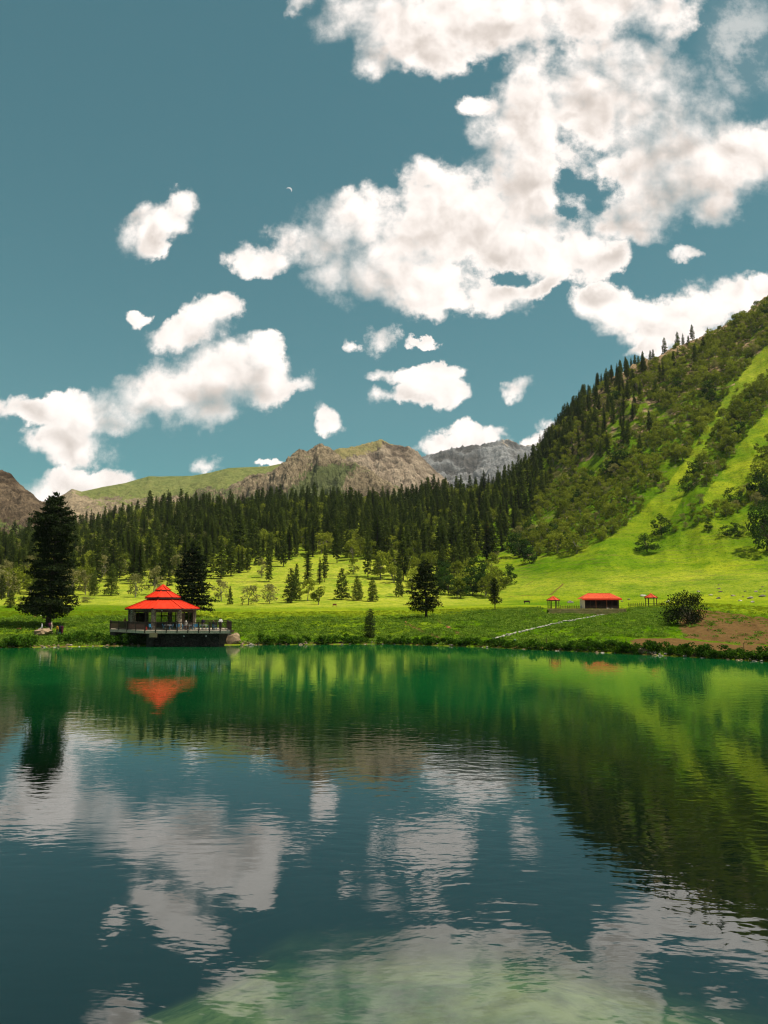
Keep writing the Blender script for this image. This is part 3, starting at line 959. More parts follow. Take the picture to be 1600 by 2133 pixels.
def trunk_mesh(h, r, mat, rs, lean=0.0, n=8, seg=6, top=0.12):
    V, F = [], []
    ph = rs.uniform(0, 6.28)
    for i in range(seg + 1):
        t = i / seg
        rr = r * (1 - t) + r * top * t
        if i == 0:
            rr *= 1.35
        ox = math.cos(ph) * lean * t * h + 0.01 * h * math.sin(t * 5 + ph)
        oy = math.sin(ph) * lean * t * h
        for k in range(n):
            a = 2 * math.pi * k / n
            V.append((ox + rr * math.cos(a), oy + rr * math.sin(a), t * h - (0.4 if i == 0 else 0)))
    for i in range(seg):
        for k in range(n):
            F.append((i * n + k, i * n + (k + 1) % n, (i + 1) * n + (k + 1) % n, (i + 1) * n + k))
    return mesh_np('trunk', V, F, mat, True)


def fir_meshes(H, W, seed, needle, base=0.10, whorl=0.42, droop=0.25, shape=0.75, tuft=3, rag=0.38):
    """spire conifer: whorls of drooping sprays"""
    rs = np.random.default_rng(seed)
    quads = []
    z = H * base
    while z < H * 0.985:
        t = (z / H - base) / (1 - base)
        L = W / 2 * ((1 - t) ** shape) * min(1.0, 0.55 + t * 4) + 0.12
        nb = 7 if L > 0.8 else 5
        a0 = rs.uniform(0, 6.28)
        for k in range(nb):
            a = a0 + 2 * math.pi * k / nb + rs.normal() * 0.2
            l = L * rs.uniform(1 - rag * 1.6, 1 + rag * 0.5)
            if rs.random() < 0.07:
                continue
            ca, sa = math.cos(a), math.sin(a)
            up = (0.35 * t - droop * (1 - t)) * l
            zz = z + rs.normal() * whorl * 0.3
            prev = np.array([0.05 * ca, 0.05 * sa, zz])
            for s in range(tuft):
                f0, f1 = s / tuft, (s + 1.25) / tuft
                c0 = np.array([ca * l * f0, sa * l * f0, zz + up * f0 ** 1.5])
                c1 = np.array([ca * l * f1, sa * l * f1, zz + up * f1 ** 1.5 - 0.03 * l])
                wd = (0.36 * l * (1 - 0.55 * f0) + 0.10) * rs.uniform(0.7, 1.2)
                side = np.array([-sa, ca, 0])
                mid = (c0 + c1) / 2
                dz = np.array([0, 0, -0.18 * wd])
                quads.append([c0, mid + side * wd * 0.6 + dz, c1, mid - side * wd * 0.6 + dz])
                hang = np.array([0, 0, -0.45 * wd - 0.1])
                quads.append([c0, mid + hang * 0.9, c1 + hang * 0.4, mid - hang * 0.15])
        z += whorl * rs.uniform(0.75, 1.25) * (0.55 + 0.45 * (1 - t))
    quads.append([np.array([-.05, 0, H * .95]), np.array([0, .05, H * .97]), np.array([.05, 0, H * .95]), np.array([0, 0, H])])
    P = np.array(quads).reshape(-1, 3)
    crown = mesh_np('crown', P, np.arange(len(P)).reshape(-1, 4), needle)
    return trunk_mesh(H * 0.93, H * 0.014 + 0.05, M['bark'], rs), crown


def cedar_meshes(H, W, seed, needle, base=0.13, nbr=150, prof=None, dens=9, tsize=0.34, r=None, plate=0.16, lopsided=0.0, tier=0.85):
    """big old pine: horizontal foliage plates made of many needle tufts"""
    rs = np.random.default_rng(seed)
    C = []
    br = MB()
    for i in range(nbr):
        t = (i + rs.random()) / nbr
        z = H * (base + (0.985 - base) * t)
        if H > 10:
            ti = int(z / tier)
            z = (ti + 0.5) * tier + rs.normal() * 0.10 * tier
            t = min(max((z / H - base) / (0.985 - base), 0), 1)
        w = np.interp(t, [p[0] for p in prof], [p[1] for p in prof]) if prof else (1 - t) ** 0.7
        a = i * 2.399 + rs.normal() * 0.4
        l = W / 2 * w * rs.uniform(0.62, 1.12) * (0.78 + 0.34 * _P[int(z * 3) % 256, seed % 256] if H > 10 else 1.0) * (1 + lopsided * math.cos(a - 3.0))
        ca, sa = math.cos(a), math.sin(a)
        rise = (0.30 * t - 0.12 + rs.normal() * 0.06) * l
        n = max(3, int(l * dens))
        f = np.sqrt(rs.uniform(0.03, 1.0, n))
        spread = 0.30 * l * (1.05 - 0.55 * f) + 0.15
        off = rs.normal(size=n) * spread * 0.6
        cx = ca * l * f - sa * off
        cy = sa * l * f + ca * off
        cz = z + rise * f ** 1.6 + rs.normal(size=n) * plate * (0.6 + 0.4 * l / W) - 0.05 * np.abs(off)
        C.append(np.stack([cx, cy, cz], 1))
        if l > 0.8:
            br.tube((0, 0, z - 0.05 * l), (ca * l * 0.8, sa * l * 0.8, z + rise * 0.7), 0.02 + 0.012 * l, 0.012, 4)
    C = np.concatenate(C)
    C = np.repeat(C, 4, 0) + rs.normal(size=(len(C) * 4, 3)) * np.array([0.22, 0.22, 0.10])
    P, F = tri_cloud(C, tsize, rs, 0.35, 0.42)
    crown = mesh_np('crown', P, F, needle)
    tm = trunk_mesh(H * 0.95, r or H * 0.018, M['bark'], rs, 0, 10)
    return (tm, crown, br.mesh('limbs', M['bark'])) if nbr >= 120 else (tm, crown)


def broad_meshes(H, W, seed, leaf, bark, n_clump=16, n_leaf=60, lsize=0.30, base=0.25, stems=1, wide=0.0):
    """broadleaf tree: forked limbs ending in uneven leaf clumps"""
    rs = np.random.default_rng(seed)
    tr = MB()
    C = []
    for s in range(stems):
        a = rs.uniform(0, 6.28)
        ox, oy = (0.10 * W * math.cos(a), 0.10 * W * math.sin(a)) if stems > 1 else (0, 0)
        fork = Vector((ox * 2.2 + rs.normal() * 0.03 * H, oy * 2.2 + rs.normal() * 0.03 * H, H * (base + 0.12)))
        tr.tube((ox, oy, -0.5), (ox * 1.3, oy * 1.3, H * base * 0.6), 0.028 * H / stems ** 0.5, 0.022 * H / stems ** 0.5, 7)
        tr.tube((ox * 1.3, oy * 1.3, H * base * 0.6), fork, 0.022 * H / stems ** 0.5, 0.016 * H / stems ** 0.5, 7)
        for k in range(n_clump // stems):
            th = rs.uniform(0, 6.28)
            zz = rs.uniform(0.0, 1.0)
            rad = math.sqrt(max(0.0, 1 - (abs(zz - 0.42) / 0.62) ** 2)) * W / 2 * rs.uniform(0.35, 0.98)
            c = np.array([ox + rad * math.cos(th), oy + rad * math.sin(th), H * (base + (0.94 - base) * zz)])
            tr.tube(fork, tuple(fork * 0.35 + Vector(c) * 0.65), 0.010 * H, 0.004 * H, 4)
            cr = (0.13 + 0.11 * rs.random()) * (W + H) / 2 * (1.35 if n_clump < 12 else 1.0)
            g = rs.normal(size=(n_leaf, 3))
            g /= np.linalg.norm(g, axis=1, keepdims=True)
            g *= cr * rs.uniform(0.35, 1.05, (n_leaf, 1)) ** 0.7
            g[:, 2] *= 0.72
            C.append(c + g)
    C = np.concatenate(C)
    C[:, 2] = np.maximum(C[:, 2], H * 0.03)
    P, F = tri_cloud(C, lsize, rs, 0.15, 0.6)
    crown = mesh_np('crown', P, F, leaf)
    return tr.mesh('trunk', bark), crown


def plant_tree(name, meshes, label, cat, loc, rz, scale, group=None, names=('trunk', 'crown', 'limbs')):
    e = thing(name, label, cat, loc, rz, group, scale)
    for nm, me_ in zip(names, meshes):
        obj(nm, me_, e)
    return e


def scatter(name, label, pts, rz, sc, var, variants, mats=None):
    """one mass of plants nobody could count: points carrying instances"""
    me_ = mesh_np(name, pts, np.zeros((0, 3), np.int32))
    add_attr(me_, 'sc', sc)
    add_attr(me_, 'rz', rz)
    add_attr(me_, 'vi', var)
    o = obj(name, me_)
    ng = bpy.data.node_groups.new(name, 'GeometryNodeTree')
    ng.interface.new_socket('Geometry', in_out='INPUT', socket_type='NodeSocketGeometry')
    ng.interface.new_socket('Geometry', in_out='OUTPUT', socket_type='NodeSocketGeometry')
    N, L = ng.nodes, ng.links
    gi, go = N.new('NodeGroupInput'), N.new('NodeGroupOutput')
    join = N.new('GeometryNodeJoinGeometry')

    def na(nm):
        a = N.new('GeometryNodeInputNamedAttribute')
        a.data_type = 'FLOAT'
        a.inputs[0].default_value = nm
        return a.outputs[0]
    rot = N.new('ShaderNodeCombineXYZ')
    L.new(na('rz'), rot.inputs[2])
    for k, objs in enumerate(variants):
        cmp_ = N.new('FunctionNodeCompare')
        cmp_.data_type = 'FLOAT'
        cmp_.operation = 'EQUAL'
        L.new(na('vi'), cmp_.inputs[0])
        cmp_.inputs[1].default_value = k
        cmp_.inputs['Epsilon'].default_value = 0.1
        jj = N.new('GeometryNodeJoinGeometry')
        for ob in objs:
            oi = N.new('GeometryNodeObjectInfo')
            oi.transform_space = 'ORIGINAL'
            oi.inputs[0].default_value = ob
            L.new(oi.outputs['Geometry'], jj.inputs[0])
        ip = N.new('GeometryNodeInstanceOnPoints')
        L.new(gi.outputs[0], ip.inputs['Points'])
        L.new(cmp_.outputs[0], ip.inputs['Selection'])
        L.new(jj.outputs[0], ip.inputs['Instance'])
        L.new(rot.outputs[0], ip.inputs['Rotation'])
        L.new(na('sc'), ip.inputs['Scale'])
        L.new(ip.outputs[0], join.inputs[0])
    L.new(join.outputs[0], go.inputs[0])
    md = o.modifiers.new('scatter', 'NODES')
    md.node_group = ng
    return tag(o, label, None, None, 'stuff')


CONE = [[(0, 0.75), (0.07, 1.0), (0.35, 0.86), (0.65, 0.56), (0.85, 0.30), (1, 0.04)], [(0, 0.7), (0.1, 0.95), (0.3, 1.0), (0.55, 0.8), (0.8, 0.48), (0.93, 0.22), (1, 0.04)],
        [(0, 0.85), (0.05, 1.0), (0.4, 0.72), (0.7, 0.42), (0.9, 0.18), (1, 0.03)], [(0, 0.6), (0.2, 1.0), (0.5, 0.95), (0.75, 0.7), (0.9, 0.38), (1, 0.05)]]
FIRS = [cedar_meshes(16, w, 100 + i, M['needles_forest'], b_, 96, CONE[c_], 4.6, 0.36, 0.2, 0.15, 0, ti) for i, (w, b_, c_, ti) in enumerate(
    [(5.4, 0.06, 0, 0.75), (5.0, 0.10, 1, 0.65), (6.2, 0.05, 2, 0.8), (4.4, 0.12, 3, 0.6)])]
FIRS += [fir_meshes(16, w, 110 + i, M['needles_forest'], b_, 0.42, d_, s_) for i, (w, b_, d_, s_) in enumerate([(6.0, 0.04, 0.2, 0.85), (4.8, 0.09, 0.3, 0.62)])]
BROADS = [broad_meshes(8, w, 200 + i, M['leaves_green'], M['bark_pale'], c, 70, 0.30, b, st) for i, (w, c, b, st) in enumerate(
    [(7.0, 16, 0.22, 1), (8.0, 18, 0.16, 3), (6.0, 14, 0.25, 2), (7.5, 15, 0.12, 1)])]
PALES = [broad_meshes(8, w, 230 + i, M['leaves_pale'], M['bark_pale'], 14, 60, 0.28, b, st) for i, (w, b, st) in enumerate([(6.6, 0.22, 1), (7.6, 0.14, 2)])]
DEEPS = [broad_meshes(8, w, 250 + i, M['leaves_deep'], M['bark'], 18, 80, 0.30, 0.14, st) for i, (w, st) in enumerate([(8.5, 2), (7.6, 1)])]


def hpx(loc, px):
    return px * (loc[1] * cp_ + (loc[2] - CAM_H) * sp_) / F_PX


# ---------------------------------------------------------------- single trees that stand out
def single(name, meshes, H0, W0, px, py, h, w, label, cat='tree', rz=None, group=None, sink=0.1):
    p = hit(px, py)
    Hh, Ww = hpx(p, h), hpx(p, w)
    return plant_tree(name, meshes, label, cat, (p[0], p[1], p[2] - sink), random.uniform(0, 6.28) if rz is None else rz, (Ww / W0, Ww / W0, Hh / H0), group)


PROF_BIG = [(0, 0.95), (0.08, 1.05), (0.3, 0.95), (0.47, 0.92), (0.52, 0.66), (0.57, 0.74), (0.62, 1.02), (0.74, 0.95), (0.86, 0.68), (0.95, 0.34), (1, 0.08)]
big = cedar_meshes(22.0, 9.4, 11, M['needles_dark'], 0.105, 300, PROF_BIG, 8.5, 0.25, 0.42, 0.17)
single('pine_tree', big, 22.0, 9.4, 103, 1306, 284, 106, 'huge black-green pine with bare trunk foot beside the lake, left of the red pavilion', 'tree', 0.4)
ced = cedar_meshes(16.0, 9.6, 12, M['needles_dark'], 0.10, 190, [(0, 0.9), (0.15, 1.0), (0.5, 0.8), (0.75, 0.62), (0.9, 0.35), (1, 0.08)], 7.0, 0.26, 0.34, 0.2)
single('pine_tree', ced, 16.0, 9.6, 399, 1284, 152, 96, 'broad dark pine standing right behind the red pavilion', 'tree', 1.4)
med = cedar_meshes(11.5, 7.2, 13, M['needles_dark'], 0.16, 120, [(0, 0.75), (0.08, 1.0), (0.2, 0.8), (0.35, 0.95), (0.6, 0.78), (0.85, 0.45), (1, 0.08)], 9, 0.20, 0.24, 0.20, 0.15, 0.55)
single('pine_tree', med, 11.5, 7.2, 887, 1288, 122, 78, 'dark spreading pine on the meadow edge above the dirt scar, lowest limbs reaching left', 'tree', 0.0)
sml = cedar_meshes(7.0, 3.2, 14, M['needles_dark'], 0.26, 70, [(0, 0.5), (0.12, 1.0), (0.3, 0.6), (0.6, 0.75), (0.85, 0.5), (1, 0.1)], 11, 0.15, 0.13, 0.12)
single('pine_tree', sml, 7.0, 3.2, 1031, 1274, 70, 30, 'small dark pine with bare stem alone on the brow of the bank', 'tree', 2.0)
ysp = cedar_meshes(5.2, 1.9, 15, M['needles_spruce'], 0.08, 90, [(0, 0.8), (0.1, 1.0), (0.5, 0.85), (0.8, 0.55), (1, 0.08)], 16, 0.10, 0.07, 0.08)
single('spruce_tree', ysp, 5.2, 1.9, 771, 1331, 64, 25, 'slim young spruce standing alone at the water edge', 'tree', 0.0)
FIR_S = [cedar_meshes(8.0, 4.2, 16 + i, M['needles_forest'], 0.07, 80, [(0, 0.85), (0.1, 1.0), (0.5, 0.7), (0.8, 0.38), (1, 0.05)], 8, 0.20, 0.12, 0.10) for i in range(2)]
for k, (px, py, h, w, lab) in enumerate([
        (712, 1249, 66, 34, 'tallest left fir of the three small firs at the foot of the wooded slope'),
        (744, 1251, 52, 31, 'middle fir of the three small firs at the foot of the wooded slope'),
        (776, 1253, 52, 28, 'right fir of the three small firs, its bare stem showing'),
        (831, 1244, 70, 22, 'narrow fir alone on the grass left of the large meadow pine'),
        (479, 1260, 40, 14, 'tiny fir at the meadow edge right behind the pavilion pine'),
        (606, 1256, 72, 36, 'leafy green fir in the row of meadow-edge trees left of centre'),
        (617, 1251, 78, 26, 'darker fir pressed behind the leafy one in the meadow-edge row'),
        (196, 1241, 50, 24, 'shapely fir between the huge pine and the pavilion roof'),
        (232, 1241, 68, 34, 'paired dark fir casting a shadow left of the pavilion roof'),
        (22, 1266, 38, 26, 'low dark fir at the left edge of the meadow'),
        (30, 1240, 70, 28, 'pale-topped fir behind the low one at the left edge')]):
    single('fir_tree', FIR_S[k % 2], 8.0, 4.2, px, py, h, w, lab)
SLIMS = [(560, 1212, 66, 18, 'slim dark fir standing free on the sunlit slope left of centre'), (677, 1213, 78, 15, 'very slim fir on the sunlit slope above the three small firs'),
         (666, 1217, 58, 16, 'short slim fir just left of the very slim one on the sunlit slope'), (766, 1202, 102, 22, 'tall slim fir above the right one of the three small firs'),
         (702, 1173, 82, 19, 'slim fir with a neat shadow high on the sunlit slope'), (641, 1215, 92, 26, 'tall dark fir over the rounded meadow-edge tree'),
         (516, 1192, 60, 17, 'slim fir at the left end of the sunlit slope'), (1026, 1167, 76, 30, 'broad-based fir at the right lower corner of the forest'),
         (652, 1160, 76, 20, 'fir at the top of the sunlit clearing'), (590, 1180, 84, 22, 'dark fir at the upper left of the sunlit clearing')]
for k, (px, py, h, w, lab) in enumerate(SLIMS):
    single('fir_tree', FIRS[(k * 2 + 1) % 6], 16, (5.2, 4.4, 5.0)[k % 3], px, py, h, w, lab)
dead = fir_meshes(16, 4.2, 133, M['needles_dead'], 0.08, 0.45, 0.3, 0.8)
single('dead_fir_tree', dead, 16, 4.2, 1016, 1158, 74, 20, 'rust-brown dead fir among the green firs at the right of the forest')

for k, (px, py, h, w, ms, lab) in enumerate([
        (461, 1252, 46, 42, PALES[0], 'grey-green rounded tree at the meadow edge right of the pavilion pine'),
        (515, 1260, 46, 40, PALES[1], 'thin pale tree with open crown at the meadow edge, small shrub at its foot'),
        (505, 1261, 15, 9, PALES[0], 'knee-high sapling at the foot of the thin pale tree'),
        (565, 1257, 46, 40, PALES[1], 'bushy pale tree reaching the ground at the meadow edge'),
        (641, 1252, 46, 40, BROADS[0], 'rounded green tree in the middle of the meadow-edge row'),
        (661, 1260, 42, 32, BROADS[2], 'leaning green tree at the right end of the meadow-edge row'),
        (545, 1203, 42, 26, PALES[0], 'light green sapling on the sunlit slope beside the slim fir'),
        (737, 1196, 36, 26, BROADS[3], 'dark round tree on the slope above the three small firs'),
        (1077, 1160, 50, 42, DEEPS[0], 'many-stemmed round tree where the forest meets the bright pasture'),
        (1103, 1173, 34, 34, DEEPS[1], 'lone round dark tree with its shadow on the bright pasture'),
        (1036, 1171, 24, 15, PALES[0], 'small light sapling beside the broad-based fir'),
        (178, 1239, 50, 34, PALES[0], 'grey-leaved tree just right of the huge pine'),
        (187, 1255, 14, 34, PALES[1], 'low pale shrub on the dry grass left of the pavilion roof'),
        (48, 1266, 26, 24, BROADS[1], 'small bushy tree left of the huge pine at the meadow edge'),
        (280, 1245, 58, 36, PALES[1], 'pale tree behind the left eave of the pavilion roof'),
        (320, 1240, 62, 40, PALES[0], 'grey-green tree behind the top of the pavilion roof'),
        (1204, 1151, 46, 52, BROADS[1], 'loose clump tree at the foot of the wooded hillside above the shelter'),
        (1180, 1150, 30, 34, BROADS[2], 'smaller tree left of the loose clump at the hillside foot'),
        (1349, 1147, 34, 44, DEEPS[0], 'dark bush tree alone on the pasture above the right gazebo'),
        (1476, 1106, 26, 19, DEEPS[1], 'small oval dark tree on the steep pasture at right'),
        (1510, 1117, 22, 26, DEEPS[0], 'left one of three little dark bushes on the steep pasture'),
        (1529, 1110, 22, 20, DEEPS[1], 'middle one of three little dark bushes on the steep pasture'),
        (1544, 1119, 26, 22, DEEPS[0], 'right one of three little dark bushes on the steep pasture'),
        (1592, 1146, 92, 62, DEEPS[0], 'big dark tree cut by the right edge of the view'),
        (1598, 1110, 70, 50, DEEPS[1], 'dark tree above the big one at the right edge'),
]):
    single('broadleaf_tree', ms, 8, 7.4, px, py, h, w, lab)
for k in range(16):
    px, py = 912 + (k % 8) * 18 + random.uniform(-8, 8), 1204 + (k // 8) * 26 + random.uniform(-8, 12) + (6 if k % 3 else 0)
    single('broadleaf_tree', (DEEPS + BROADS)[k % 4], 8, 7.6, px, py, random.uniform(38, 54), random.uniform(34, 48),
           'leafy tree in the dark green thicket behind the spreading meadow pine', 'tree', None, 'thicket trees behind the meadow pine')
for k, (px, py) in enumerate([(960, 1246), (1012, 1243), (1040, 1228), (1056, 1219), (985, 1240)]):
    single('broadleaf_tree', (DEEPS + BROADS)[(k + 1) % 4], 8, 7.6, px, py, 42, 40,
           ['rounded tree at the front left of the thicket', 'tree at the front of the thicket by the small bare-stemmed pine', 'green tree at the right flank of the thicket',
            'rightmost tree of the thicket beside the pasture', 'low tree filling the front of the thicket'][k], 'tree')

# ---------------------------------------------------------------- forest and hillside trees
def sample(n, y0, y1, u0, u1):
    Y = np.sqrt(rng.uniform(y0 ** 2, y1 ** 2, n))
    u = rng.uniform(u0, u1, n)
    X = u * Y
    Z = ground(X, Y)
    px, py = to_px(X, Y, Z)
    return X, Y, Z, px, py


def thin(X, Y, keep, d):
    """drop points closer than d metres (array) to one kept before"""
    cell = {}
    out = []
    for i in np.nonzero(keep)[0]:
        cx, cy = int(X[i] // 6), int(Y[i] // 6)
        ok = True
        for a in (-1, 0, 1):
            for b in (-1, 0, 1):
                for j in cell.get((cx + a, cy + b), ()):
                    if (X[i] - X[j]) ** 2 + (Y[i] - Y[j]) ** 2 < d[i] ** 2:
                        ok = False
                        break
        if ok:
            cell.setdefault((cx, cy), []).append(i)
            out.append(i)
    return np.array(out)


def visible(X, Y, Z, H):
    """does the top of something there rise over the ground before it"""
    vis = np.ones(len(X), bool)
    for f in np.linspace(0.3, 0.97, 40):
        zl = CAM_H + (Z + H - CAM_H) * f
        vis &= ground(X * f, np.maximum(Y * f, 62)) <= zl
    return vis


X, Y, Z, px, py = sample(30000, 235, 780, -0.82, 0.36)
keep = poly_in(px, py, FOREST) & (Z > 0)
# behind the ridge line: only while tops still show
tk = prof(X, Y)
keep &= tk < 8.5
front = smoothstep(1150, 1240, py)
gap = fbm(X / 38, Y / 38, 3)
keep &= ~((py > 1120) & (gap < -0.25) & (px > 430))
keep &= rng.random(len(X)) > 0.55 * front
dmin = np.where(px > 1090, 6.0, np.where(py > 1170, 6.4, 5.5))
idx = thin(X, Y, keep, dmin)
Hs = np.where(rng.random(len(X)) < 0.28, rng.normal(18.5, 2.0, len(X)), rng.normal(12.8, 3.0, len(X))).clip(6.0, 23) * np.where(px > 1090, 0.95, 1.0) * np.where(py > 1215, 0.62, 1.0)
# shape: broadleaf share grows to the left and the lower rim
pb = np.where(px < 330, 0.32, 0.20) + 0.20 * smoothstep(1130, 1230, py)
isb = rng.random(len(X)) < pb
idx_f = np.array([i for i in idx if not isb[i]])
idx_b = np.array([i for i in idx if isb[i]])
inview = (px > -25) & (px < 1640)
vis = visible(X, Y, Z, Hs)
vf = [i for i in idx_f if inview[i] and vis[i]]
vf.sort(key=lambda i: -Hs[i] / Y[i])


def zone(px, py):
    col = [(60, 'at the left edge of the view'), (170, 'close behind the huge lakeside pine'), (260, 'between the huge pine and the pavilion roof'), (350, 'straight behind the pavilion roof'),
           (450, 'behind the pine at the pavilion'), (540, 'right of the pavilion pine'), (640, 'above the meadow-edge row of trees'), (720, 'straight below the craggy peak'),
           (800, 'above the three small firs'), (880, 'behind and left of the spreading meadow pine'), (960, 'behind the spreading meadow pine'), (1060, 'above the dark green thicket'), (9999, 'on the crest climbing the right hillside')]
    c = next(t_ for x_, t_ in col if px < x_)
    r = 'front-row' if py > 1205 else 'lower' if py > 1160 else 'middle-slope' if py > 1115 else 'high'
    return r, c


ind_f = vf[:255]
src = {}
for i in ind_f:
    k = int(rng.integers(0, 6))
    s = Hs[i] / 16.0
    zn = zone(px[i], py[i])
    e = plant_tree('fir_tree', FIRS[k], ('tall ' if Hs[i] > 14.5 else 'short ') + zn[0] + ' dark fir of the forest ' + zn[1], 'tree', (X[i], Y[i], Z[i] - 0.2), float(rng.uniform(0, 6.28)), (s * rng.uniform(0.9, 1.3),) * 2 + (s,), 'forest firs ' + zn[1])
    src.setdefault(k, [c for c in e.children])
rest = np.array([i for i in idx_f if i not in set(ind_f)])
scatter('fir_forest', 'dense dark fir forest covering the slope behind the meadow', np.stack([X[rest], Y[rest], Z[rest] - 0.2], 1), rng.uniform(0, 6.28, len(rest)), Hs[rest] / 16.0,
        rng.integers(0, 6, len(rest)), [src[k] for k in range(6)])

BPTS = []
for i in idx_b:
    if px[i] < 420 and rng.random() < 0.5:
        BPTS.append((X[i], Y[i], Z[i], rng.uniform(7, 11), 'pale', px[i], py[i]))
    else:
        BPTS.append((X[i], Y[i], Z[i], rng.uniform(7, 11.5), 'green', px[i], py[i]))
X2, Y2, Z2, px2, py2 = sample(60000, 250, 780, 0.12, 0.80)
kb = poly_in(px2, py2, HILLBUSH) | poly_in(px2, py2, STRIP) | poly_in(px2, py2, EDGE) | poly_in(px2, py2, EDGE2)
n1 = fbm(X2 / 22, Y2 / 22, 3)
kb &= (n1 > -0.30)
kb &= (prof(X2, Y2) < 7.86) | ((prof(X2, Y2) < 7.95) & (rng.random(len(X2)) < 0.15))
idx2 = thin(X2, Y2, kb, np.full(len(X2), 4.3))
for i in idx2:
    BPTS.append((X2[i], Y2[i], Z2[i], float(np.clip(rng.normal(6.0, 2.2), 3, 11)), 'deep' if rng.random() < 0.22 or py2[i] > 1010 and px2[i] > 1360 else 'green', px2[i], py2[i]))
# a few strays on the open pasture
ks = (px2 > 1250) & (px2 < 1700) & (py2 < 1130) & ~kb & (prof(X2, Y2) < 7.8) & (rng.random(len(X2)) < 0.006)
for i in np.nonzero(ks)[0]:
    BPTS.append((X2[i], Y2[i], Z2[i], rng.uniform(2.0, 4.0), 'green', px2[i], py2[i]))
# conifers of the right hillside
kc = (px2 > 1120) & (px2 < 1480) & (py2 < 960) & (prof(X2, Y2) < 8.0)
ridge_y = np.interp(px2, [p[0] for p in C_RIDGE], [p[1] for p in C_RIDGE])
dr = py2 - ridge_y
kc &= rng.random(len(X2)) < np.where(px2 < 1340, 0.85 * np.exp(-np.maximum(dr, 0) / 150), 0.10 * np.exp(-np.maximum(dr, 0) / 120)) * (0.25 + 1.1 * (fbm(X2 / 40 - 3, Y2 / 40, 2) > 0.0)) * np.where(dr < 6, 0.45, 1.0) * np.interp(px2, [1120, 1250, 1330, 1480], [1.0, 0.7, 0.22, 0.10])
idc = thin(X2, Y2, kc, np.interp(px2, [1120, 1300, 1480], [6.0, 7.5, 14]))
hc = rng.uniform(10, 17, len(X2))
HC_LIM = 60
order = sorted(idc, key=lambda i: -hc[i] / Y2[i])
for n_, i in enumerate(order):
    s = hc[i] / 16
    if n_ < HC_LIM:
        plant_tree('fir_tree', FIRS[(3, 5, 1)[n_ % 3]], 'dark spire fir standing out of the bushes on the right hillside', 'tree', (X2[i], Y2[i], Z2[i] - 0.3), float(rng.uniform(0, 6.28)), (s * 0.85, s * 0.85, s),
                   'spire firs on the right hillside')
rest = np.array(order[HC_LIM:])
if len(rest):
    scatter('hillside_firs', 'scattered dark firs on the crest of the right hillside', np.stack([X2[rest], Y2[rest], Z2[rest] - 0.3], 1), rng.uniform(0, 6.28, len(rest)), hc[rest] / 16, rng.integers(0, 3, len(rest)),
            [src[3], src[5], src[1]])

vb = []
B = np.array([b[:4] for b in BPTS])
bvis = visible(B[:, 0], B[:, 1], B[:, 2], B[:, 3])
ordb = sorted([i for i in range(len(BPTS)) if bvis[i] and -20 < BPTS[i][5] < 1620], key=lambda i: -B[i, 3] / B[i, 1])
SETS = {'green': BROADS, 'pale': PALES, 'deep': DEEPS}
srcb = {}
ind_b = set(ordb[:250])
for i in ordb[:250]:
    b = BPTS[i]
    st = SETS[b[4]]
    k = int(rng.integers(0, len(st)))
    if b[5] < 1060:
        zr, zc = zone(b[5], b[6])
        lab = ('big ' if b[3] > 9.3 else 'small ') + zr + (' pale' if b[4] == 'pale' else ' green') + ' leafy tree ' + zc
    elif b[4] == 'deep':
        lab = 'dark bushy tree on the shaded pasture of the right hillside'
    elif b[5] < 1330:
        lab = 'leafy bush tree on the lower wooded part of the right hillside'
    else:
        lab = 'leafy bush tree on the upper right hillside between the grass strips'
    s = b[3] / 8
    e = plant_tree('broadleaf_tree', st[k], lab, 'tree', (b[0], b[1], b[2] - 0.2), float(rng.uniform(0, 6.28)), s, lab.replace('leafy tree', 'leafy trees').replace('bush tree', 'bush trees'))
    srcb.setdefault((b[4], k), list(e.children))
restb = [i for i in range(len(BPTS)) if i not in ind_b]
gk = [k for k in srcb if k[0] in ('green', 'pale')]
pts = np.array([BPTS[i][:3] for i in restb]) - np.array([0, 0, 0.2])
vi = np.array([gk.index((BPTS[i][4], int(rng.integers(0, 2)))) if (BPTS[i][4], 0) in gk and (BPTS[i][4], 1) in gk else int(rng.integers(0, len(gk))) for i in restb])
scatter('broadleaf_thicket', 'green leafy thicket covering the right hillside and filling gaps in the forest', pts, rng.uniform(0, 6.28, len(pts)), B[restb, 3] / 8, vi, [srcb[k] for k in gk])


# ---------------------------------------------------------------- lakeside pavilion on its deck
def wpt(px, Y):
    """world x of a column of the view at distance Y (near eye level)"""
    return (px - 800) / F_PX / 1.009 * Y


PV = Vector((wpt(338, 119.5), 119.5, 2.35))          # middle of the pavilion floor
FL = 2.35


def ngon(r, z, a0=-90, n=8):
    return [Vector((r * math.cos(R(a0 + 360 * k / n)), r * math.sin(R(a0 + 360 * k / n)), z)) for k in range(n)]


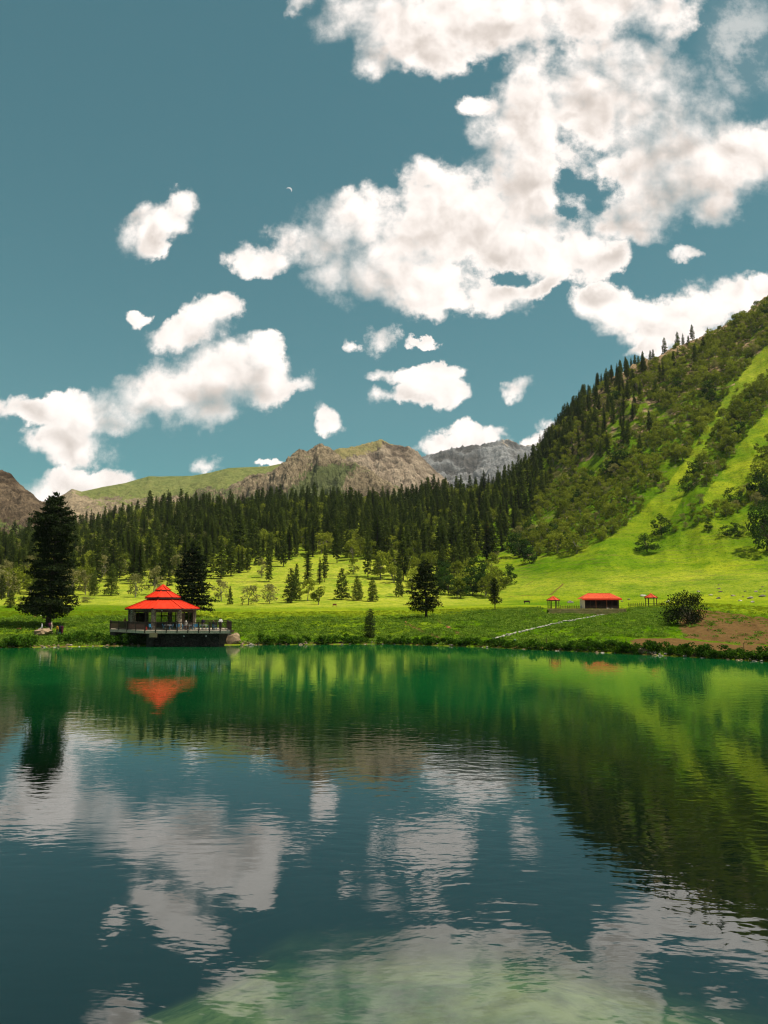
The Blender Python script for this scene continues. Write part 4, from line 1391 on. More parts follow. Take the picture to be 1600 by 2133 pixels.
def roof_tier(parent, r0, z0, r1, z1, mat, n=8, a0=-90, th=0.06, ridge=True, seams=3, name='roof_panel', fascia=True):
    lo, hi = ngon(r0, z0, a0, n), ngon(r1, z1, a0, n)
    for k in range(n):
        a, b, c, d = lo[k], lo[(k + 1) % n], hi[(k + 1) % n], hi[k]
        nrm = (b - a).cross(d - a).normalized()
        mb = MB()
        top = [a, b, c, d]
        mb.add([p for p in top] + [p - nrm * th for p in top], [(0, 1, 2, 3), (7, 6, 5, 4), (0, 4, 5, 1), (1, 5, 6, 2), (2, 6, 7, 3), (3, 7, 4, 0)])
        pn = mb.build(name, mat, parent)
        for s in range(1, seams + 1):
            f = s / (seams + 1)
            p0 = a.lerp(b, f) + nrm * 0.012
            p1 = d.lerp(c, f) + nrm * 0.012
            MB().bar(p0, p1, 0.05, 0.05).build('seam', mat, pn)
        if fascia:
            MB().bar(a - Vector((0, 0, 0.14)), b - Vector((0, 0, 0.14)), 0.05, 0.16).build('fascia', M['wood_dark'], parent)
        if ridge:
            MB().bar(a + Vector((0, 0, 0.03)), d + Vector((0, 0, 0.03)), 0.26, 0.09).build('ridge_cap', mat, parent)


pav = thing('pavilion', 'octagonal lakeside pavilion with three-tiered bright red roof and stone pillars', 'pavilion', PV, R(1.5))
roof_tier(pav, 5.75, 3.10, 2.25, 4.52, M['roof_red'])
MB().add(ngon(2.15, 4.42) + ngon(2.15, 4.86), [(k, (k + 1) % 8, 8 + (k + 1) % 8, 8 + k) for k in range(8)] + [tuple(range(8))[::-1], tuple(range(8, 16))]).build('lantern_band', M['wood_dark'], pav)
roof_tier(pav, 2.75, 4.80, 1.0, 5.82, M['roof_red'], seams=1)
MB().add(ngon(0.9, 5.72) + ngon(0.9, 5.98), [(k, (k + 1) % 8, 8 + (k + 1) % 8, 8 + k) for k in range(8)] + [tuple(range(8))[::-1], tuple(range(8, 16))]).build('lantern_band', M['wood_dark'], pav)
roof_tier(pav, 1.18, 5.92, 0.06, 6.72, M['roof_red'], seams=0)
MB().tube((0, 0, 6.65), (0, 0, 6.95), 0.06, 0.01, 6).build('finial', M['roof_red'], pav)
MB().add(ngon(5.5, 2.88) + ngon(5.5, 2.94), [(k, (k + 1) % 8, 8 + (k + 1) % 8, 8 + k) for k in range(8)] + [tuple(range(8))[::-1], tuple(range(8, 16))]).build('ceiling', M['wood_dark'], pav)
PIL = ngon(4.85, 0.0)
for k in range(8):
    p = PIL[k]
    a = R(-90 + 45 * k)
    m_ = MB()
    w2 = 0.30
    cs = [(w2, w2), (-w2, w2), (-w2, -w2), (w2, -w2)]
    rot = [Vector((x * math.cos(a) - y * math.sin(a), x * math.sin(a) + y * math.cos(a), 0)) for x, y in cs]
    m_.add([p + q for q in rot] + [p + q * 0.94 + Vector((0, 0, 2.88)) for q in rot], [(3, 2, 1, 0), (4, 5, 6, 7), (0, 1, 5, 4), (1, 2, 6, 5), (2, 3, 7, 6), (3, 0, 4, 7)])
    m_.build('pillar', M['rubble_masonry'], pav)
    q = PIL[(k + 1) % 8]
    MB().bar(p + Vector((0, 0, 2.68)), q + Vector((0, 0, 2.68)), 0.16, 0.30).build('beam', M['wood_dark'], pav)
    if k in (1, 2, 3, 4, 5, 6):              # glazed bays at the sides and back
        d = (q - p)
        f0, f1 = 0.30 / d.length, 1 - 0.30 / d.length
        fr = MB()
        fr.bar(p + d * f0 + Vector((0, 0, 0.85)), p + d * f1 + Vector((0, 0, 0.85)), 0.10, 0.14)
        n_m = (3, 2, 4, 3, 2, 3)[k - 1]
        xs = [f0 + (f1 - f0) * j / n_m for j in range(n_m + 1)]
        fro = fr.build('window_sill', M['wood_dark'], pav)
        for j, xj in enumerate(xs):
            MB().bar(p + d * xj + Vector((0, 0, 0.0)), p + d * xj + Vector((0, 0, 2.53)), 0.12, 0.12).build('mullion', M['wood_dark'], pav)
        for j in range(n_m):
            c0, c1 = p + d * (xs[j] + 0.02), p + d * (xs[j + 1] - 0.02)
            low = MB().bar(c0 + Vector((0, 0, 0.41)), c1 + Vector((0, 0, 0.41)), 0.05, 0.74).build('panel', M['wood_dark'], pav)
            if (k + j) % 3 != 1 or k in (3, 4):
                MB().bar(c0 + Vector((0, 0, 1.68)), c1 + Vector((0, 0, 1.68)), 0.02, 1.50).build('pane', M['glass_dark'], pav)
            else:
                MB().bar(c0 + Vector((0, 0, 1.68)), c1 + Vector((0, 0, 1.68)), 0.04, 1.50).build('shutter', M['wood_dark'], pav)
            if k in (3, 4) and j % 2 == 0:
                MB().bar(c0 + Vector((0, 0, 1.95)), c1 + Vector((0, 0, 1.95)), 0.09, 0.09).build('transom', M['wood_dark'], pav)
for k, (lx, ly) in enumerate([(0, -5.3), (-3.6, -3.8), (3.6, -3.8), (1.2, -4.9)]):
    MB().tube((lx, ly, 2.86), (lx, ly, 2.74), 0.06, 0.16, 8).build('lamp', M['lamp_white'], pav)

# deck: plank floor on joists over a stone base
DK = [(wpt(303, 111.4), 111.4), (wpt(482, 111.4), 111.4), (wpt(474, 124.5), 124.5), (wpt(232, 124.5), 124.5), (wpt(231, 119.0), 119.0)]
deck = thing('deck', 'wide plank deck of the red-roofed pavilion reaching over the lake with dark railing', 'deck', (0, 0, 0))


def deck_span(y):
    xs = []
    for (x1, y1), (x2, y2) in zip(DK, DK[1:] + DK[:1]):
        if (y1 - y) * (y2 - y) <= 0 and abs(y1 - y2) > 1e-6:
            xs.append(x1 + (x2 - x1) * (y - y1) / (y2 - y1))
    return (min(xs), max(xs)) if len(xs) > 1 else None


y = 111.42
while y < 124.4:
    s = deck_span(y + 0.12)
    if s:
        MB().box(s[0] + random.uniform(0, .03), s[1] - random.uniform(0, .03), y, y + 0.235, FL - 0.06, FL + random.uniform(-0.004, 0.004)).build('plank', M['wood_deck'], deck)
    y += 0.25
for (a, b) in ((0, 1), (4, 0), (1, 2)):
    p, q = Vector((*DK[a], FL - 0.25)), Vector((*DK[b], FL - 0.25))
    MB().bar(p, q, 0.12, 0.36).build('edge_beam', M['wood_deck'], deck)
for k in range(12):
    x = DK[0][0] + 0.5 + k * (DK[1][0] - DK[0][0] - 1.0) / 11
    MB().box(x - 0.07, x + 0.07, 111.55, 116.0, FL - 0.40, FL - 0.07).build('joist', M['wood_dark'], deck)
RH = 1.16
post_me = MB().box(-0.075, 0.075, -0.075, 0.075, -0.35, RH + 0.10).mesh('post', M['wood_dark'])
bal_me = MB().box(-0.028, 0.028, -0.028, 0.028, 0.10, RH - 0.05).mesh('baluster', M['wood_dark'])
RAILS = [(DK[0], DK[1], 8), (DK[4], DK[0], 4), (DK[1], DK[2], 5), (DK[3], DK[4], 2), (DK[2], (wpt(404, 124.5), 124.5), 3)]
for (a, b, n) in RAILS:
    a, b = Vector((*a, FL)), Vector((*b, FL))
    for j in range(n):
        p, q = a.lerp(b, j / n), a.lerp(b, (j + 1) / n)
        ang = math.atan2(q.y - p.y, q.x - p.x)
        obj('post', post_me, deck, p, ang)
        if j == n - 1:
            obj('post', post_me, deck, q, ang)
        MB().bar(p + Vector((0, 0, RH)), q + Vector((0, 0, RH)), 0.12, 0.08).build('handrail', M['wood_dark'], deck)
        MB().bar(p + Vector((0, 0, 0.10)), q + Vector((0, 0, 0.10)), 0.08, 0.07).build('bottom_rail', M['wood_dark'], deck)
        nb = int((q - p).length / 0.17)
        for i in range(1, nb):
            obj('baluster', bal_me, deck, p.lerp(q, i / nb), ang)
base = thing('deck_foundation', 'stone foundation wall in painted shade under the pavilion deck standing in the lake', 'wall', (0, 0, 0))
x0, x1 = DK[0][0] + 0.1, DK[1][0] - 2.0
MB().box(x0 + 0.9, x1, 113.0, 113.5, -2.0, FL - 0.42).build('front_wall', M['shade_masonry'], base)
MB().box(x1 - 0.5, x1 + 0.0, 113.52, 122, -2.0, FL - 0.43).build('side_wall', M['shade_masonry'], base)
MB().box(x0, x0 + 0.88, 111.9, 113.3, -2.0, FL - 0.44).build('corner_pier', M['shade_masonry'], base)
p, q = Vector((DK[4][0] + 0.3, DK[4][1] + 1.4, 0.8)), Vector((DK[0][0] - 0.2, DK[0][1] + 6.4, 0.8))
MB().bar(p, q, 0.4, 2.2).build('left_wall', M['shade_masonry'], base)
MB().bar((DK[3][0] + 0.3, 124, 1.0), (DK[4][0] + 0.25, DK[4][1] + 1.7, 1.0), 0.4, 1.8).build('left_wall', M['shade_masonry'], base)
tag(MB().box(wpt(313, 111.3), wpt(329, 111.3), 111.24, 111.29, FL - 0.98, FL - 0.36).build('notice_board', M['wood_board']), 'blank tan board fixed to the deck edge above the water', 'board')
for x, lab in ((384, 'left hanging lamp under the front edge of the deck'), (430, 'right hanging lamp under the front edge of the deck')):
    l_ = thing('hanging_lamp', lab, 'lamp', (wpt(x, 111.6), 111.75, FL - 0.86))
    MB().tube((0, 0, 0.1), (0, 0, 0.44), 0.012, 0.012, 5).build('cord', M['wood_dark'], l_)
    MB().tube((0, 0, 0.12), (0, 0, 0), 0.04, 0.14, 8).build('shade', M['lamp_white'], l_)


# furniture on the deck
def make_chair(loc, rz, label):
    t = thing('plastic_chair', label, 'chair', loc, rz, 'blue chairs on the deck')
    MB().box(-0.23, 0.23, -0.22, 0.22, 0.41, 0.45).build('seat', M['blue_plastic'], t)
    MB().add([(-0.23, 0.2, 0.45), (0.23, 0.2, 0.45), (0.21, 0.30, 0.88), (-0.21, 0.30, 0.88), (-0.23, 0.235, 0.45), (0.23, 0.235, 0.45), (0.21, 0.335, 0.88), (-0.21, 0.335, 0.88)],
             [(0, 1, 2, 3), (7, 6, 5, 4), (0, 4, 5, 1), (1, 5, 6, 2), (2, 6, 7, 3), (3, 7, 4, 0)]).build('backrest', M['blue_plastic'], t)
    for sx in (-1, 1):
        MB().bar((sx * 0.25, -0.2, 0.64), (sx * 0.25, 0.25, 0.66), 0.05, 0.03).build('armrest', M['blue_plastic'], t)
        for sy in (-1, 1):
            MB().tube((sx * 0.25, sy * 0.23, 0), (sx * 0.21, sy * 0.19, 0.42), 0.022, 0.028, 6).build('leg', M['blue_plastic'], t)
    return t


def make_table(loc, label, r=0.55):
    t = thing('round_table', label, 'table', loc, 0, 'tables on the deck')
    MB().tube((0, 0, 0.70), (0, 0, 0.74), r, r, 16).build('tabletop', M['table_white'], t)
    for k in range(4):
        a = R(45 + 90 * k)
        MB().tube((0.42 * math.cos(a), 0.42 * math.sin(a), 0), (0.3 * math.cos(a), 0.3 * math.sin(a), 0.70), 0.02, 0.025, 6).build('leg', M['table_white'], t)


TB = [(351, 112.9, 'left white table on the deck near the front railing'), (392, 112.8, 'white table on the deck below the right front pillar'), (426, 113.0, 'white table on the deck right of the pavilion')]
for (tx, ty, lab) in TB:
    make_table((wpt(tx, ty), ty, FL + 0.004), lab)
CH = [(344, 112.6, 100, 'leftmost blue chair behind the front railing'), (357, 112.5, -80, 'blue chair on the right side of the left deck table'), (372, 113.1, 20, 'blue chair with its back to the stone pillar'),
      (385, 112.5, 95, 'blue chair left of the middle deck table'), (399, 112.6, -85, 'blue chair right of the middle deck table'), (409, 113.3, 10, 'blue chair turned to the lake beside the pavilion corner'),
      (419, 112.6, 90, 'blue chair left of the right deck table'), (433, 112.7, -90, 'blue chair right of the right deck table'), (447, 112.5, 160, 'rightmost blue chair near the deck corner'), (316, 112.7, 60, 'grey-blue chair by the left front railing')]
for (cx, cy, a, lab) in CH:
    make_chair((wpt(cx, cy), cy, FL + 0.004), R(a), lab)
jc = thing('red_bucket', 'bright red bucket behind the left front railing', 'bucket', (wpt(297.5, 112.3) + 0.45, 112.5, FL + 0.004))
MB().tube((0, 0, 0), (0, 0, 0.36), 0.15, 0.20, 12).build('body', M['red_plastic'], jc)
MB().tube((-0.2, 0, 0.36), (0, 0, 0.56), 0.014, 0.014, 5).tube((0, 0, 0.56), (0.2, 0, 0.36), 0.014, 0.014, 5).build('handle', M['red_plastic'], jc)


# ---------------------------------------------------------------- people
def person(label, loc, rz, top, legs, hair=(0.012, 0.009, 0.008), skin=(0.25, 0.13, 0.08), pose='stand', long_top=False, scarf=None, arm=0.25, lean=0.0):
    J = {'pel': (0, 0, 0.94), 'wai': (0, 0.0, 1.08), 'che': (0, 0.01, 1.30), 'nec': (0, 0.02, 1.47), 'hd0': (0, -0.005, 1.56), 'hd1': (0, -0.01, 1.67)}
    for s, nm in ((-1, 'l'), (1, 'r')):
        J['sh' + nm] = (s * 0.17, 0.02, 1.40)
        J['el' + nm] = (s * (0.21 + arm * 0.15), 0.03 - arm * 0.1, 1.12)
        J['wr' + nm] = (s * (0.20 + arm * 0.05), -0.05 - arm * 0.45, 0.90 + arm * 0.2)
        J['ha' + nm] = (s * (0.19 + arm * 0.03), -0.09 - arm * 0.6, 0.82 + arm * 0.22)
        J['hi' + nm] = (s * 0.095, 0, 0.88)
        if pose == 'sit':
            J['kn' + nm] = (s * 0.13, -0.42, 0.90)
            J['an' + nm] = (s * 0.12, -0.46, 0.50)
            J['to' + nm] = (s * 0.13, -0.62, 0.46)
        else:
            J['kn' + nm] = (s * 0.10, -0.03 if s > 0 else 0.02, 0.48)
            J['an' + nm] = (s * 0.11, 0.03 if s > 0 else 0.06, 0.08)
            J['to' + nm] = (s * 0.13, -0.13 if s > 0 else -0.09, 0.04)
    if lean:
        for k, (x_, y_, z_) in J.items():
            if z_ > 0.94:
                J[k] = (x_, y_ - lean * (z_ - 0.94), z_)
    E = [('pel', 'wai'), ('wai', 'che'), ('che', 'nec'), ('nec', 'hd0'), ('hd0', 'hd1')]
    for n_ in 'lr':
        E += [('che', 'sh' + n_), ('sh' + n_, 'el' + n_), ('el' + n_, 'wr' + n_), ('wr' + n_, 'ha' + n_), ('pel', 'hi' + n_), ('hi' + n_, 'kn' + n_), ('kn' + n_, 'an' + n_), ('an' + n_, 'to' + n_)]
    rad = {'pel': .135, 'wai': .125, 'che': .15, 'nec': .06, 'hd0': .085, 'hd1': .085, 'sh': .07, 'el': .05, 'wr': .036, 'ha': .04, 'hi': .10, 'kn': .066, 'an': .045, 'to': .04}
    if long_top:
        rad['hi'], rad['kn'] = .13, .11
    keys = list(J)
    me0 = bpy.data.meshes.new('body')
    me0.from_pydata([J[k] for k in keys], [(keys.index(a), keys.index(b)) for a, b in E], [])
    tmp = bpy.data.objects.new('body', me0)
    COL.objects.link(tmp)
    tmp.modifiers.new('skin', 'SKIN')
    tmp.modifiers.new('sub', 'SUBSURF').levels = 1
    for i, k in enumerate(keys):
        r_ = rad.get(k, rad.get(k[:2], .05))
        me0.skin_vertices[0].data[i].radius = (r_ * (1.25 if k in ('che', 'wai', 'pel') else 1), r_ * (0.85 if k in ('che', 'wai', 'pel') else 1))
        me0.skin_vertices[0].data[i].use_root = (k == 'pel')
    dg = bpy.context.evaluated_depsgraph_get()
    me1 = bpy.data.meshes.new_from_object(tmp.evaluated_get(dg))
    bpy.data.objects.remove(tmp)
    me1.materials.clear()
    cols = [skin, top, legs, hair, (0.02, 0.015, 0.012), scarf or hair]
    for c in cols:
        me1.materials.append(flat(c))
    segs = [(np.array(J[a]), np.array(J[b]), a, b) for a, b in E]
    for pl in me1.polygons:
        pl.use_smooth = True
        c = np.array(pl.center)
        best, bd = None, 9
        for a, b, na_, nb_ in segs:
            t_ = np.clip(np.dot(c - a, b - a) / np.dot(b - a, b - a), 0, 1)
            d_ = np.linalg.norm(c - a - t_ * (b - a))
            if d_ < bd:
                bd, best, bt = d_, (na_, nb_), t_
        a, b = best
        if b in ('hd0', 'hd1'):
            face = c[1] < J['hd0'][1] - 0.03 and c[2] < J['hd1'][2] + 0.02
            mi = 0 if face else (5 if scarf else 3)
        elif a[:2] == 'wr':
            mi = 0
        elif a in ('pel', 'wai', 'che') and b[:2] not in ('hi',) or a[:2] in ('sh', 'el') or b == 'nec':
            mi = 1
        elif b[:2] == 'to':
            mi = 4
        else:
            mi = 1 if long_top and (b[:2] in ('hi', 'kn')) else 2
        pl.material_index = mi
    o = obj('person', me1, None, loc, rz)
    return tag(o, label, 'person')


_flat = {}


def flat(c):
    c = tuple(c)
    if c not in _flat:
        m_ = bpy.data.materials.new('cloth')
        m_.use_nodes = True
        t = NT(m_.node_tree)
        n = t.noise(objc(t), 14.0, 3, 0.6)
        t.n('OutputMaterial', {0: bsdf(t, t.mix(n, tuple(x * 0.75 for x in c), tuple(min(1, x * 1.2) for x in c)), 0.85, None, 0.1)})
        _flat[c] = m_
    return _flat[c]


def on_ground(px, py):
    p = hit(px, py)
    return p


DZ = FL + 0.006
person('person in ochre shirt standing at the left end of the deck railing', (wpt(259.5, 119.6), 119.9, DZ), R(60), (0.52, 0.26, 0.06), (0.05, 0.04, 0.04))
person('person in dark shawl seated-height at the deck rear railing right of the pavilion', (wpt(423, 121.5), 121.5, DZ - 0.15), R(-20), (0.03, 0.025, 0.06), (0.03, 0.03, 0.04), scarf=(0.05, 0.02, 0.03))
person('person in white shirt with dark vest looking over the right deck railing', (wpt(460, 117.5), 117.5, DZ), R(30), (0.60, 0.57, 0.54), (0.06, 0.05, 0.05), arm=0.6)
person('person in dark clothes bending by the right front railing posts', (wpt(445, 112.3), 112.4, DZ - 0.25), R(10), (0.04, 0.045, 0.06), (0.03, 0.03, 0.05), lean=0.4)
person('person in pale shirt behind the pavilion railing between the two right pillars', (wpt(388, 115.5), 115.5, DZ - 0.3), R(160), (0.55, 0.50, 0.45), (0.2, 0.05, 0.05), scarf=(0.5, 0.42, 0.36))
person('person in black jacket standing inside the pavilion left of the right front pillar', (wpt(371, 116.2), 116.2, DZ - 0.15), R(200), (0.03, 0.025, 0.05), (0.03, 0.03, 0.03))


def at_base(px, py):
    x_, y_, z_ = hit(px, py)
    return (x_, y_, z_ + 0.0)


pp = at_base(118.5, 1323)
person('person in yellow-orange top, left of the group of three by the huge pine', pp, R(150), (0.62, 0.30, 0.03), (0.03, 0.025, 0.03), long_top=False)
person('person in black coat in the middle of the group of three by the huge pine', (pp[0] + 0.36, pp[1] + 0.15, float(ground(pp[0] + 0.36, pp[1] + 0.15))), R(190), (0.02, 0.02, 0.04), (0.12, 0.2, 0.28), long_top=True)
person('person in maroon dress and black scarf, right of the three by the huge pine', (pp[0] + 0.80, pp[1], float(ground(pp[0] + 0.8, pp[1]))), R(170), (0.10, 0.015, 0.04), (0.10, 0.015, 0.04), long_top=True, scarf=(0.012, 0.012, 0.014))
pr = at_base(107, 1317)
person('person in cream shawl standing against the trunk of the huge pine', pr, R(120), (0.58, 0.44, 0.30), (0.55, 0.45, 0.33), scarf=(0.5, 0.38, 0.26), long_top=True)
person('person in plum top beside the cream shawl at the trunk of the huge pine', (pr[0] - 0.42, pr[1] + 0.2, pr[2]), R(200), (0.09, 0.02, 0.05), (0.03, 0.03, 0.05))


# ---------------------------------------------------------------- stones
def rock_mesh(seed, mat, flatness=0.6, sub=2, rough=0.22):
    rs = np.random.default_rng(seed)
    bm = bmesh.new()
    bmesh.ops.create_icosphere(bm, subdivisions=sub, radius=1.0)
    pl = [Vector(rs.normal(size=3)).normalized() for _ in range(9)]
    ds = rs.uniform(0.55, 0.9, 9)
    for v_ in bm.verts:
        for n_, d_ in zip(pl, ds):
            k = v_.co.dot(n_)
            if k > d_:
                v_.co -= n_ * (k - d_)
        v_.co *= 1 + rs.normal() * rough * 0.25
        v_.co.z *= flatness
    me_ = bpy.data.meshes.new('stone')
    bm.to_mesh(me_)
    bm.free()
    me_.materials.append(mat)
    return me_


ST_WARM = [rock_mesh(300 + i, M['stone_warm'], 0.65) for i in range(4)]
ST_GREY = [rock_mesh(310 + i, M['stone_grey'], 0.6) for i in range(4)]
ST_PALE = [rock_mesh(320 + i, M['stone_pale'], 0.5) for i in range(3)]
ST_DARK = [rock_mesh(330 + i, M['stone_dark'], 0.55) for i in range(3)]


def boulder(px, py, w, ms, label, sq=(1, 1, 1), rz=None, group=None, lift=0.1, name='boulder'):
    p = hit(px, py)
    s = hpx(p, w) / 2 / 0.85
    return tag(obj(name, ms, None, (p[0], p[1], p[2] + lift * s), random.uniform(0, 6.28) if rz is None else rz, (s * sq[0], s * sq[1], s * sq[2])), label, 'rock', group)


boulder(93, 1325, 38, rock_mesh(341, M['stone_warm'], 0.55, 3, 0.3), 'big tan boulder at the foot of the huge lakeside pine', (1, 0.7, 0.95), 0.2, None, 0.15)
pb_ = boulder(86, 1318, 17, rock_mesh(342, M['stone_pale'], 0.6, 3, 0.2), 'pale block of rock under the seated person beside the tan boulder', (1, 0.8, 0.9), 0.5, None, 0.35)
ps = Vector(pb_.location)
person('person in white shirt sitting on the pale rock left of the huge pine', (ps.x, ps.y + 0.1, ps.z - 0.45), R(-60), (0.62, 0.60, 0.58), (0.02, 0.02, 0.025), hair=(0.5, 0.46, 0.40), pose='sit')
for k, (px_, py_, w_, lab) in enumerate([(484, 1341, 22, 'large brown boulder propping the right end of the deck'), (473, 1338, 14, 'split boulder under the right end of the deck'), (495, 1340, 14, 'brown boulder at the waterline just right of the deck'),
                                         (490, 1331, 16, 'upper brown boulder on the bank by the deck corner')]):
    boulder(px_, py_, w_ * 1.25, ST_WARM[k % 4], lab, (1, 0.8, 1.25), None, None, 0.35)
pz = at_base(103, 1300)
brd = thing('trunk_plank', 'dark plank nailed crosswise to the trunk of the huge pine', 'plank', (hit(103, 1306)[0], hit(103, 1306)[1] - 0.52, hit(103, 1306)[2] + 1.55))
MB().box(-1.05, 1.05, -0.04, 0.04, -0.11, 0.11).build('board', M['wood_dark'], brd)
MB().box(-0.05, 0.05, 0.04, 0.16, -0.05, 0.05).build('bracket', M['wood_dark'], brd)
boulder(72, 1284, 16, rock_mesh(351, M['clay'], 0.25, 2), 'flat orange clay patch mound on the meadow left of the huge pine', (1, 0.5, 0.5), 0.0, None, 0.0)
boulder(84, 1283, 5, ST_PALE[0], 'small white stone beside the orange clay mound')


def shore_row(x0, x1, n, ms, lab, grp, wlo, whi, dy=(-2, 5)):
    for k in range(n):
        px_ = random.uniform(x0, x1)
        u_ = (px_ - 800) / F_PX / 1.012
        yw = float(np.interp(u_, US, KN[0][1]))
        Yk = yw + random.uniform(-0.5, 1.7)
        Xk = u_ * Yk
        s = random.uniform(wlo, whi)
        tag(obj('shore_stone', ms[k % len(ms)], None, (Xk, Yk, max(float(ground(Xk, Yk)), -0.1) + 0.25 * s), random.uniform(0, 6.28), (s, s * random.uniform(0.6, 1), s * random.uniform(0.7, 1.1))), lab, 'stone', grp)


shore_row(-20, 300, 75, ST_WARM + ST_PALE[:1], 'small tan stone at the waterline left of the pavilion deck', 'waterline stones left of the deck', 0.10, 0.30)
shore_row(490, 640, 38, ST_WARM + ST_GREY[:2], 'small brown stone at the waterline right of the pavilion deck', 'waterline stones right of the deck', 0.12, 0.40)
shore_row(640, 1150, 40, ST_GREY, 'grey stone half hidden in the growth along the middle shore', 'waterline stones of the middle shore', 0.10, 0.26)
shore_row(1150, 1640, 70, ST_WARM[:2] + ST_GREY, 'stone at the waterline below the dirt road on the right shore', 'waterline stones of the right shore', 0.10, 0.36)
boulder(1340, 1362, 26, ST_WARM[1], 'slab of brown rock breaking the shore growth below the right gazebo', (1, 0.6, 0.8))
boulder(1400, 1374, 16, ST_WARM[2], 'flat tan rock at the right waterline', (1, 0.6, 0.7))
boulder(1507, 1378, 16, ST_WARM[3], 'pale brown rock low on the right waterline', (1, 0.6, 0.8))
RK = [(1497, 1247, 12, 1), (1527, 1242, 9, 0), (1501, 1233, 8, 1), (1497, 1219, 5, 1), (1552, 1232, 6, 1), (1563, 1247, 14, 0), (1588, 1243, 15, 1), (1568, 1255, 12, 0), (1542, 1252, 10, 2), (1589, 1223, 6, 1), (1575, 1233, 9, 0), (1593, 1232, 6, 1),
      (1548, 1243, 6, 1), (1498, 1227, 7, 0), (1584, 1229, 5, 1), (1455, 1233, 9, 0), (1480, 1240, 9, 2), (1310, 1249, 8, 1), (1296, 1253, 7, 1), (1188, 1256, 17, 0), (1340, 1242, 14, 2), (1391, 1253, 8, 2)]
RKL = ['largest pointed', 'left flat-topped', 'upper left', 'lone highest small', 'small middle', 'broad pale', 'big dark right-hand', 'lowest broken', 'tan flat', 'upper right', 'low grey-brown', 'right-edge small', 'tiny dark', 'thin dark', 'rightmost upper']
for k, (px_, py_, w_, c_) in enumerate(RK):
    if k < len(RKL):
        lab = RKL[k] + ' rock of the scatter on the pasture above the dirt scar'
    else:
        lab = ['grey rock showing just above the bush on the scar edge', 'pale flat rock right of the bush on the scar edge', 'dark rock on the grass right of the long shelter', 'dark stone close to the right wall of the long shelter',
               'long flat boulder behind the fence between left gazebo and shelter', 'pale stony patch left of the right gazebo', 'pale flat stone right of the right gazebo'][k - 15]
    boulder(px_, py_, w_, (ST_GREY + ST_DARK + ST_PALE)[{0: k % 4, 1: 4 + k % 3, 2: 7 + k % 3}[c_]], lab, (1, 0.7, 0.75), None, 'rocks on the right pasture')
ER = [(845, 1299, 7, 'orange clay spike at the head of the dirt runnel below the meadow pine', (0.6, 0.6, 2.0)), (934, 1309, 8, 'round orange clay spot on the bank right of the meadow pine', (1, 0.8, 1.0))]
for px_, py_, w_, lab, sq in ER:
    boulder(px_, py_, w_, rock_mesh(360 + w_, M['clay'], 0.6), lab, sq, 0.3, None, 0.2, 'clay_lump')

# stone-edged path climbing to the terrace
A_ = [hit(1026 + (1282 - 1026) * f, np.interp(f, [0, 0.45, 1], [1333, 1304, 1277])) for f in np.linspace(0, 1, 90)]
path = thing('stone_path', 'line of white stones climbing the bank diagonally to the terrace', 'path', (0, 0, 0))
for k, p in enumerate(A_):
    for j in range(2):
        s = random.uniform(0.11, 0.27)
        x_, y_ = p[0] + random.uniform(-0.25, 0.25), p[1] + random.uniform(-0.35, 0.35)
        o_ = obj('stone', ST_PALE[(k + j) % 3], path, (x_, y_, float(ground(x_, y_)) + 0.16), random.uniform(0, 6.28), (s, s * 0.8, s))


# ---------------------------------------------------------------- terrace with shelter and two gazebos
def gazebo(px, py, wpx, label, n=6, Yt=None):
    p = hit(px, py) if Yt is None else (wpt(px, Yt), Yt, TER_Z)
    w = hpx(p, wpx)
    g = thing('gazebo', label, 'gazebo', (p[0], p[1], p[2] - 0.05), R(10))
    r = w / 2
    roof_tier(g, r, 2.15, 0.05, 3.05, M['roof_faded'], n, -90, 0.05, True, 0)
    for k, q in enumerate(ngon(r * 0.80, 0, -90, n)):
        MB().box(q.x - 0.07, q.x + 0.07, q.y - 0.07, q.y + 0.07, -0.3, 2.12).build('post', M['wood_dark'], g)
        q2 = ngon(r * 0.80, 0, -90, n)[(k + 1) % n]
        if k:
            MB().bar(q + Vector((0, 0, 0.75)), q2 + Vector((0, 0, 0.75)), 0.06, 0.08).build('rail', M['wood_dark'], g)
    MB().add(ngon(r * 0.85, -0.3, -90, n) + ngon(r * 0.85, 0.06, -90, n), [(k, (k + 1) % n, n + (k + 1) % n, n + k) for k in range(n)] + [tuple(range(n))[::-1], tuple(range(n, 2 * n))]).build('floor', M['terrace_stone'], g)
    return g


gazebo(1153.5, 1267, 28, Yt=WALL_Y + 2.3, label= 'small open gazebo with pointed red roof at the left end of the terrace')
gazebo(1357, 1263.5, 27, label='small open gazebo with pointed red roof right of the long shelter')
sp = (wpt(1254, WALL_Y + 1.6), WALL_Y + 1.6, TER_Z)
SW = hpx(sp, 76)
sh = thing('shelter', 'long open-fronted shelter with hipped red roof on the terrace', 'shelter', (sp[0], sp[1], sp[2] - 0.05), R(-2))
hw, dp = SW / 2, 4.6
MB().box(-hw * 0.97, hw * 0.97, 0, dp, -0.5, 0.12).build('plinth', M['plaster'], sh)
MB().box(-hw * 0.95, -hw * 0.95 + 0.2, 0.05, dp, 0.124, 2.3).build('side_wall', M['plaster'], sh)
MB().box(hw * 0.95 - 0.2, hw * 0.95, 0.05, dp, 0.124, 2.3).build('side_wall', M['wood_dark'], sh)
MB().box(-hw * 0.95 + 0.21, hw * 0.95 - 0.21, dp - 0.2, dp - 0.01, 0.124, 2.3).build('back_wall', M['wood_dark'], sh)
